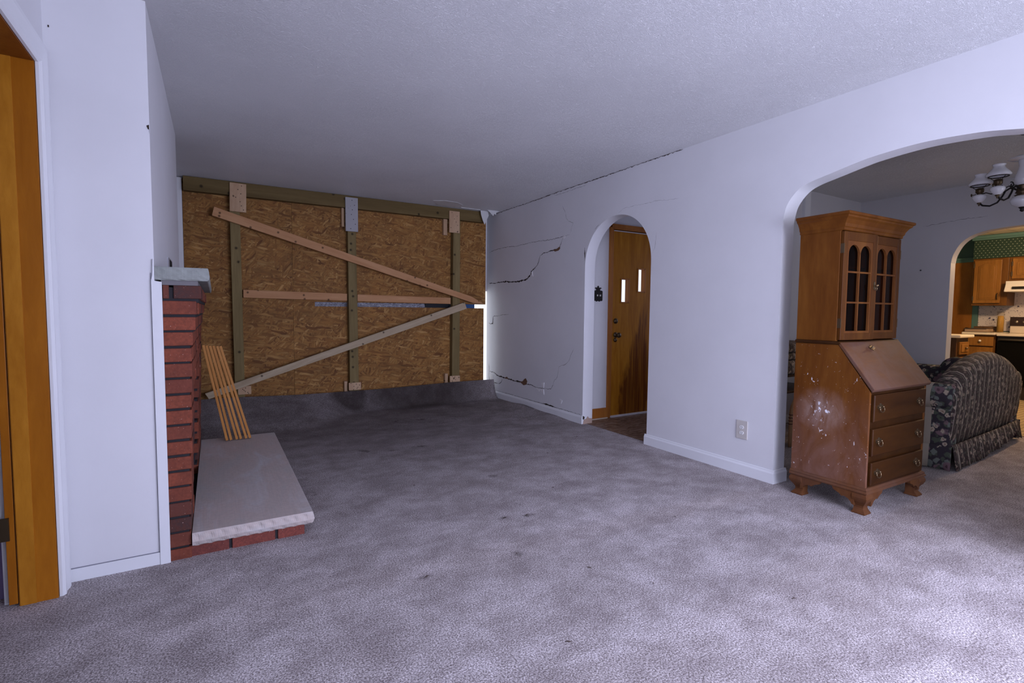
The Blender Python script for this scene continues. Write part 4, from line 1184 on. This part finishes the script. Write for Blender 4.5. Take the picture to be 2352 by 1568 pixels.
obj('straw_head', MB().add(vs, fs, True), STRAW, BR)
mb = MB()
for z_ in (.205, .232, .258, .284):
    i = 1 if z_ < .22 else 2
    (za, aa, ta, ca), (zb_, ab, tb, cb_) = secs[i], secs[i+1]; t = (z_-za)/(zb_-za)
    a_ = aa+(ab-aa)*t; cx = ca+(cb_-ca)*t; tt = ta+(tb-ta)*t
    mb.tube([(cx+(a_+.001)*math.cos(2*PI*k/20), 2.44+(tt+.001)*math.sin(2*PI*k/20), z_+.10*0) for k in range(20)], .0035, 6, True)
obj('stitching', mb, plain('broom_thread', (.06, .015, .02), .8), BR)
obj('handle', MB().tube([(4.297, 2.44, .41), (4.36, 2.46, 1.02)], .011), DKW, BR)

# chandelier
CH_ = thing('chandelier', 'oil lamp style chandelier with white glass shades and dark curled arms', 'chandelier', (4.9, 1.255, 1.93))
cx, cy = 4.9, 1.255
obj('canopy', MB().lathe([(.0001, 2.41), (.03, 2.41), (.055, 2.43), (.06, 2.439), (.0001, 2.44)], (cx, cy, 0)), BLACKM, CH_)
mb = MB()
for i in range(6):
    zc = 2.403-.024*i
    pts = []
    for k in range(12):
        an = 2*PI*k/12
        u, v = .009*math.cos(an), .017*math.sin(an)
        pts.append((cx+(u if i % 2 else 0), cy+(0 if i % 2 else u), zc+v))
    mb.tube(pts, .0024, 6, True)
obj('chain', mb, BLACKM, CH_)
obj('crown_cap', MB().lathe([(.012, 2.27), (.05, 2.264), (.085, 2.250), (.090, 2.245), (.086, 2.243), (.04, 2.236), (.020, 2.232)], (cx, cy, 0), 28), MILK, CH_)
obj('glass_column', MB().lathe([(.035, 2.234), (.034, 2.22), (.030, 2.19), (.040, 2.15), (.052, 2.11), (.050, 2.08), (.036, 2.06)], (cx, cy, 0), 28), MILK, CH_)
obj('brass_hub', MB().lathe([(.036, 2.062), (.042, 2.055), (.034, 2.045), (.036, 2.02), (.044, 2.01), (.030, 2.0), (.046, 1.992), (.04, 1.985)], (cx, cy, 0), 24), BRASSD, CH_)
obj('glass_font', MB().lathe([(.038, 1.988), (.060, 1.972), (.066, 1.952), (.056, 1.928), (.030, 1.912), (.018, 1.906)], (cx, cy, 0), 28), MILK, CH_)
obj('finial', MB().lathe([(.022, 1.908), (.016, 1.900), (.010, 1.894), (.014, 1.886), (.008, 1.878), (.0001, 1.874)], (cx, cy, 0), 16), BLACKM, CH_)
for q in range(5):
    an = math.radians(90 - 72*q)       # measured from +X
    R_ = .236
    dx, dy_ = math.cos(an), math.sin(an)
    def P(r, z_): return (cx+dx*r, cy+dy_*r, z_)
    arm = MB()
    arm.tube([P(.035, 2.035), P(.07, 2.052), P(.095, 2.035), P(.11, 2.0), P(.135, 1.962), P(.175, 1.945), P(.215, 1.955), P(.245, 1.985), P(.262, 2.02)], [.006]*9, 8)
    arm.tube([P(.11+.02*math.cos(t*PI/6+1)*(1-t/16), 2.055+.02*math.sin(t*PI/6+1)*(1-t/16)) for t in range(13)], .004, 6)
    arm.tube([P(.10, 2.03), P(.13, 2.045), P(.17, 2.03), P(.20, 2.045), P(.225, 2.04), P(.262, 2.035)], .004, 6)
    A = obj('arm', arm, BLACKM, CH_)
    lx, ly, lz = cx+dx*R_, cy+dy_*R_, 1.955
    obj('lamp_font', MB().lathe([(.006, .022), (.018, .026), (.030, .040), (.040, .058), (.041, .068), (.034, .078), (.014, .084)], (lx, ly, lz), 20), MILK, A)
    obj('lamp_burner', MB().lathe([(.014, .082), (.016, .092), (.024, .098), (.025, .124), (.021, .126), (.012, .130)], (lx, ly, lz), 18).tube([(lx+dx*.02, ly+dy_*.02, lz+.088), (lx+dx*.045, ly+dy_*.045, lz+.086)], .0025, 6).lathe([(.0001, 0), (.011, 0), (.011, .004), (.0001, .004)], n=10, M=Matrix.Translation((lx+dx*.048, ly+dy_*.048, lz+.086)) @ Matrix.Rotation(PI/2, 4, 'X')), BRASSD, A)
    obj('lamp_finial', MB().lathe([(.0001, -.002), (.006, .004), (.004, .01), (.014, .018), (.012, .024), (.006, .026)], (lx, ly, lz), 12), BRASSD, A)
    ringm = MB().tube([(lx+.054*math.cos(2*PI*k/24), ly+.054*math.sin(2*PI*k/24), lz+.148) for k in range(24)], .0035, 6, True)
    for k in range(3): ringm.tube([(lx+.02*math.cos(2*PI*k/3), ly+.02*math.sin(2*PI*k/3), lz+.12), (lx+.054*math.cos(2*PI*k/3), ly+.054*math.sin(2*PI*k/3), lz+.148)], .002, 6)
    obj('shade_ring', ringm, BLACKM, A)
    obj('lamp_shade', MB().lathe([(.052, .148), (.066, .153), (.068, .160), (.058, .176), (.040, .196), (.031, .210), (.030, .218), (.035, .224), (.036, .230), (.033, .228), (.027, .218), (.028, .208), (.038, .193), (.055, .172), (.063, .160), (.052, .150)], (lx, ly, lz), 28), MILK, A)

# ------------------------------------------------------------------ kitchen beyond
KX = 10.0
TEAL = paint('teal_paint', (.060, .135, .125), .08, .6)
TEALT = paint('teal_trim', (.095, .20, .18), .05, .5)
struct('wall_kitchen', MB().box(KX, KX+.1, -.6, 3.6, 0, 2.31), TEAL, label='teal kitchen wall')
struct('wall_kitchen_side', MB().box(6.605, 10.1, 3.45, 3.6, 0, 2.31), TEAL)
struct('wall_kitchen_near', MB().box(6.605, 10.1, -.7, -.6, 0, 2.31), TEAL)
def m_dots():
    a = NT('green_dotted_wallpaper')
    tc = a.n('ShaderNodeTexCoord')
    sp = a.n('ShaderNodeSeparateXYZ', i_Vector=(tc, 'Object'))
    cell = .044
    y = a.math('MULTIPLY', (sp, 1), 1/cell); z_ = a.math('MULTIPLY', (sp, 2), 1/cell*1.35)
    row_ = a.math('FLOOR', z_)
    off = a.math('MULTIPLY', a.math('MODULO', a.math('ADD', row_, 100.0), 2.0), .5)
    fy = a.math('SUBTRACT', a.math('FRACT', a.math('ADD', a.math('ADD', y, off), 100.0)), .5)
    fz = a.math('SUBTRACT', a.math('FRACT', a.math('ADD', z_, 100.0)), .5)
    d = a.math('SQRT', a.math('ADD', a.math('MULTIPLY', fy, fy), a.math('MULTIPLY', fz, fz)))
    a.col(a.mix(a.rng(d, .17, .12, 0, 1), (.018, .045, .030, 1), (.28, .34, .26, 1))).rough(.7); return a.m
def m_leaf():
    a = NT('berry_wallpaper')
    wv = a.noise(a.coord(), 30, 2, .5)
    wp = a.n('ShaderNodeVectorMath', operation='MULTIPLY_ADD', i_0=(wv, 'Color'), i_1=(.03, .03, .03), i_2=a.coord((1, 1, 1)))
    v1 = a.vor(wp, 19); s1 = a.n('ShaderNodeSeparateColor', i_Color=(v1, 'Color'))
    f = a.math('MULTIPLY', a.math('GREATER_THAN', (s1, 0), .55), a.rng((v1, 'Distance'), .38, .30, 0, 1))
    v2 = a.vor(a.coord(loc=(2, 2, 2)), 55); s2 = a.n('ShaderNodeSeparateColor', i_Color=(v2, 'Color'))
    f2 = a.math('MULTIPLY', a.math('GREATER_THAN', (s2, 0), .82), a.rng((v2, 'Distance'), .35, .28, 0, .8))
    c = a.mix(f, (.72, .66, .64, 1), (.07, .06, .12, 1)); c = a.mix(f2, c, (.22, .20, .26, 1))
    a.col(c).rough(.5); return a.m
struct('trim_10', MB().box(9.992, KX, -.6, 2.965, .92, 1.62), m_leaf(), label='white wallpaper splashback printed with dark sprigs')
# soffit
struct('wall_soffit', MB().box(9.66, KX, -.6, 2.962, 1.972, 2.31), m_dots(), label='dark green dotted wallpaper band above the kitchen cabinets')
struct('trim_11', MB().box(9.635, 9.66, -.6, 2.985, 2.262, 2.305).box(9.645, 9.66, -.6, 2.985, 2.24, 2.262), TEALT, bev=.004)
struct('trim_12', MB().box(9.945, KX, 3.00, 3.45, 1.955, 2.02).box(9.93, KX, 3.00, 3.45, 2.00, 2.02), TEALT, bev=.003)
struct('trim_13', MB().box(9.95, KX, 2.965, 3.03, 0, 1.955), TEALT, bev=.004)
PD = struct('door_3', MB().box(9.955, KX-.002, 3.03, 3.45, .01, 1.955), wood('pantry_door_wood', (.22, .078, .012), (.36, .15, .028), 'z', 4, .35, 4), bev=.002, label='plain orange wood door in the kitchen wall')
obj('door_handle', MB().ball((9.925, 3.075, .935), .028).tube([(9.925, 3.075, .935), (9.956, 3.075, .935)], .01), BRASS, PD)
KDARK = wood('dark_cabinet_side', (.045, .02, .008), (.09, .04, .015), 'z', 6, .4)
KOAK = wood('kitchen_oak', (.20, .085, .014), (.34, .155, .034), 'z', 8, .35, 10)
KOAKD = wood('kitchen_oak_frame', (.11, .044, .008), (.19, .080, .016), 'z', 8, .35, 10)
def arch_panel(mb, y0, y1, z0, z1, x, arch=True):
    """raised panel on a door facing -x; arch on top"""
    w2 = (y1-y0)/2; c_ = (y0+y1)/2; pts = [(y0, z0), (y1, z0)]
    for k in range(9):
        t = k/8; yy = y1-(y1-y0)*t
        pts.append((yy, z1-(.035*(1-math.sin(PI*t)) if arch else 0)))
    mb.prism(pts, 'x', x-.008, x+.001)
    c = .02
    mb.prism([(c_+(yy-c_)*(1-c/w2), z0+c+(zz-z0)*(1-2*c/(z1-z0))) for yy, zz in pts], 'x', x-.014, x-.007)
def cab_door(par, y0, y1, z0, z1, x, arch=True, handle=None, hinges=None):
    d = obj('door', MB().box(x-.020, x, y0, y1, z0, z1), KOAK, par, .003)
    g = MB(); fr = .05
    arch_panel(g, y0+fr, y1-fr, z0+fr, z1-fr, x-.020, arch)
    obj('raised_panel', g, KOAK, d, .003)
    if handle: obj('handle', MB().tube([(x-.022, handle[0], handle[1]-.045), (x-.045, handle[0], handle[1]-.03), (x-.045, handle[0], handle[1]+.03), (x-.022, handle[0], handle[1]+.045)], .005, 6), BLACKM, d)
    if hinges is not None:
        for hz in (z0+.07, z1-.07): obj('hinge', MB().box(x-.024, x-.002, hinges-.008, hinges+.008, hz-.03, hz+.03), BRASS, d)
    return d
UC = thing('wall_cabinet', 'tall oak kitchen wall cabinet with arched door, left of the range hood', 'cabinet', (9.84, 2.78, 1.29))
obj('cabinet_box', MB().box(9.68, 9.99, 2.575, 2.965, 1.29, 1.970), KOAKD, UC, .003)
cab_door(UC, 2.645, 2.945, 1.325, 1.945, 9.68, True, (2.675, 1.42), 2.945)
UC2 = thing('wall_cabinet', 'short oak kitchen wall cabinet above the range hood', 'cabinet', (9.84, 2.2, 1.63))
obj('cabinet_box', MB().box(9.68, 9.99, 1.80, 2.572, 1.63, 1.970), KOAKD, UC2, .003)
cab_door(UC2, 2.20, 2.535, 1.665, 1.945, 9.68, False, None, 2.535); cab_door(UC2, 1.84, 2.17, 1.665, 1.945, 9.68, False)
HD = thing('range_hood', 'white range hood under the short kitchen cabinet', 'range hood', (9.8, 2.19, 1.475))
obj('hood_shell', MB().prism([(9.99, 1.628), (9.56, 1.628), (9.56, 1.585), (9.535, 1.535), (9.51, 1.50), (9.51, 1.478), (9.99, 1.478)], 'y', 1.81, 2.568), plain('white_enamel', (.78, .75, .70), .25), HD, .006)
obj('vent_slot', MB().box(9.505, 9.53, 1.95, 2.485, 1.515, 1.548), DARK, HD)
# base cabinet and worktops
BC = thing('base_cabinet', 'oak kitchen base cabinet with one drawer, left of the stove', 'cabinet', (9.7, 2.74, 0))
obj('cabinet_box', MB().box(9.43, 9.99, 2.60, 2.92, .0, .868), KOAKD, BC, .003)
dr = obj('drawer', MB().box(9.41, 9.43, 2.615, 2.895, .715, .845), KOAK, BC, .004)
obj('knob', MB().ball((9.395, 2.755, .785), .016), plain('white_porcelain', (.85, .82, .76), .2), dr)
cab_door(BC, 2.615, 2.895, .10, .695, 9.43, True)
CT = obj('worktop', MB().box(9.385, 9.99, 2.592, 2.962, .872, .905), plain('cream_laminate', (.78, .70, .58), .35), None, .008); tag(CT, 'cream kitchen worktop left of the stove', 'worktop')
PC = thing('drawer_cabinet', 'small cabinet with two stacked oak drawers nearest the kitchen arch', 'cabinet', (7.98, 2.72, 0))
obj('cabinet_box', MB().box(7.83, 8.19, 2.515, 2.95, .0, .865), KDARK, PC, .003)
dp = []
for (z0, z1) in ((.66, .815), (.44, .625)):
    d = obj('drawer', MB().box(7.885, 8.165, 2.495, 2.515, z0, z1), KOAK, PC, .005)
    obj('raised_panel', MB().box(7.925, 8.125, 2.487, 2.496, z0+.03, z1-.03), KOAK, d, .004)
    obj('knob', MB().ball((8.03, 2.474, (z0+z1)/2), .015), BRASS, d)
tag(obj('worktop', MB().box(7.79, 8.23, 2.465, 2.98, .868, .905), plain('cream_laminate_end', (.78, .70, .58), .35), None, .010), 'cream worktop on the small drawer cabinet nearest the arch', 'worktop')
# stove
ST = thing('stove', 'cream kitchen range with black oven door behind the sofa', 'stove', (9.7, 2.19, 0))
CRM = plain('cream_enamel', (.74, .66, .55), .25); BLK = plain('black_glass', (.006, .006, .006), .12)
obj('stove_body', MB().box(9.42, 9.96, 1.82, 2.575, 0, .86), plain('dark_stove_side', (.03, .025, .025), .4), ST, .003)
obj('oven_door', MB().box(9.395, 9.42, 1.83, 2.565, .18, .80), BLK, ST, .006)
obj('door_handle', MB().tube([(9.375, 1.87, .815), (9.375, 2.55, .815)], .012), plain('chrome_dull', (.25, .22, .20), .3, .8), ST)
obj('cooktop', MB().box(9.375, 9.96, 1.815, 2.578, .862, .897), CRM, ST, .008)
bp = obj('backguard', MB().box(9.86, 9.97, 1.815, 2.572, .897, 1.125), CRM, ST, .008)
cpn = obj('control_panel', MB().box(9.850, 9.862, 1.83, 2.572, 1.0, 1.128), plain('brown_black_panel', (.035, .018, .010), .25), ST, .003)
for y_ in (2.50, 2.42, 2.34): obj('knob', MB().lathe([(.0001, .012), (.016, .012), (.018, 0)], M=Matrix.Translation((9.850, y_, 1.06)) @ Matrix.Rotation(-PI/2, 4, 'Y'), n=14), plain('chrome_knob', (.5, .45, .40), .3, .8), cpn)
# jar of pasta
JR = thing('storage_jar', 'tall glass jar of dry pasta on the worktop beside the stove', 'jar', (9.72, 2.625, .905))
obj('glass_jar', MB().lathe([(.0001, 0), (.040, 0), (.043, .006), (.043, .26), (.036, .275), (.038, .285)], (9.72, 2.637, .905), 24), m_glass('jar_glass', (.92, .90, .86)), JR)
obj('pasta', MB().lathe([(.0001, .006), (.036, .006), (.037, .17), (.030, .235), (.0001, .24)], (9.72, 2.637, .905), 16), wood('dry_pasta', (.45, .25, .05), (.62, .40, .12), 'z', 40, .5, 14), JR)
obj('jar_lid', MB().lathe([(.040, .283), (.042, .288), (.042, .300), (.0001, .302)], (9.72, 2.637, .905), 24), m_glass('lid_glass', (.85, .84, .82)), JR)
tag(obj('wooden_tray', MB().box(9.75, 9.94, 2.70, 2.955, .907, .93).box(9.80, 9.93, 2.69, 2.955, .93, .985), wood('tray_wood', (.10, .055, .025), (.18, .10, .05), 'x', 8, .4), None, .004), 'brown wooden tray at the back of the kitchen worktop', 'tray')
bkx = thing('open_book', 'thick book lying flat on the front of the kitchen worktop', 'book', (9.50, 2.80, .905))
obj('cover', MB().box(9.42, 9.62, 2.665, 2.95, .906, .912).box(9.42, 9.62, 2.70, 2.95, .952, .958), plain('dark_book_cover', (.05, .03, .025), .5), bkx, .001)
obj('pages', MB().box(9.428, 9.612, 2.68, 2.94, .912, .952), wood('book_pages', (.30, .20, .13), (.50, .38, .27), 'y', 60, .7, 30), bkx)

# crumbs and twigs trodden into the carpet
cr = MB()
for (x, y) in [(1.361, 2.358), (1.489, 2.334), (1.205, 1.974), (.761, 1.989), (1.874, 2.624), (1.031, 1.34), (1.981, 1.101), (1.572, 1.465), (2.843, 3.614), (1.42, 1.70), (2.2, 1.9), (1.1, 3.1), (1.7, 3.6), (2.3, 3.3)]:
    a_ = random.uniform(0, PI); l = random.uniform(.004, .012)
    cr.tube([(x-l*math.cos(a_), y-l*math.sin(a_), .003), (x, y, .005), (x+l*math.cos(a_), y+l*math.sin(a_), .003)], [.001, .0018, .001], 5)
tag(obj('carpet_crumbs', cr, plain('dirt_crumbs', (.05, .03, .02), .9)), 'dark crumbs and bits of twig scattered over the carpet', 'crumbs', kind='stuff')
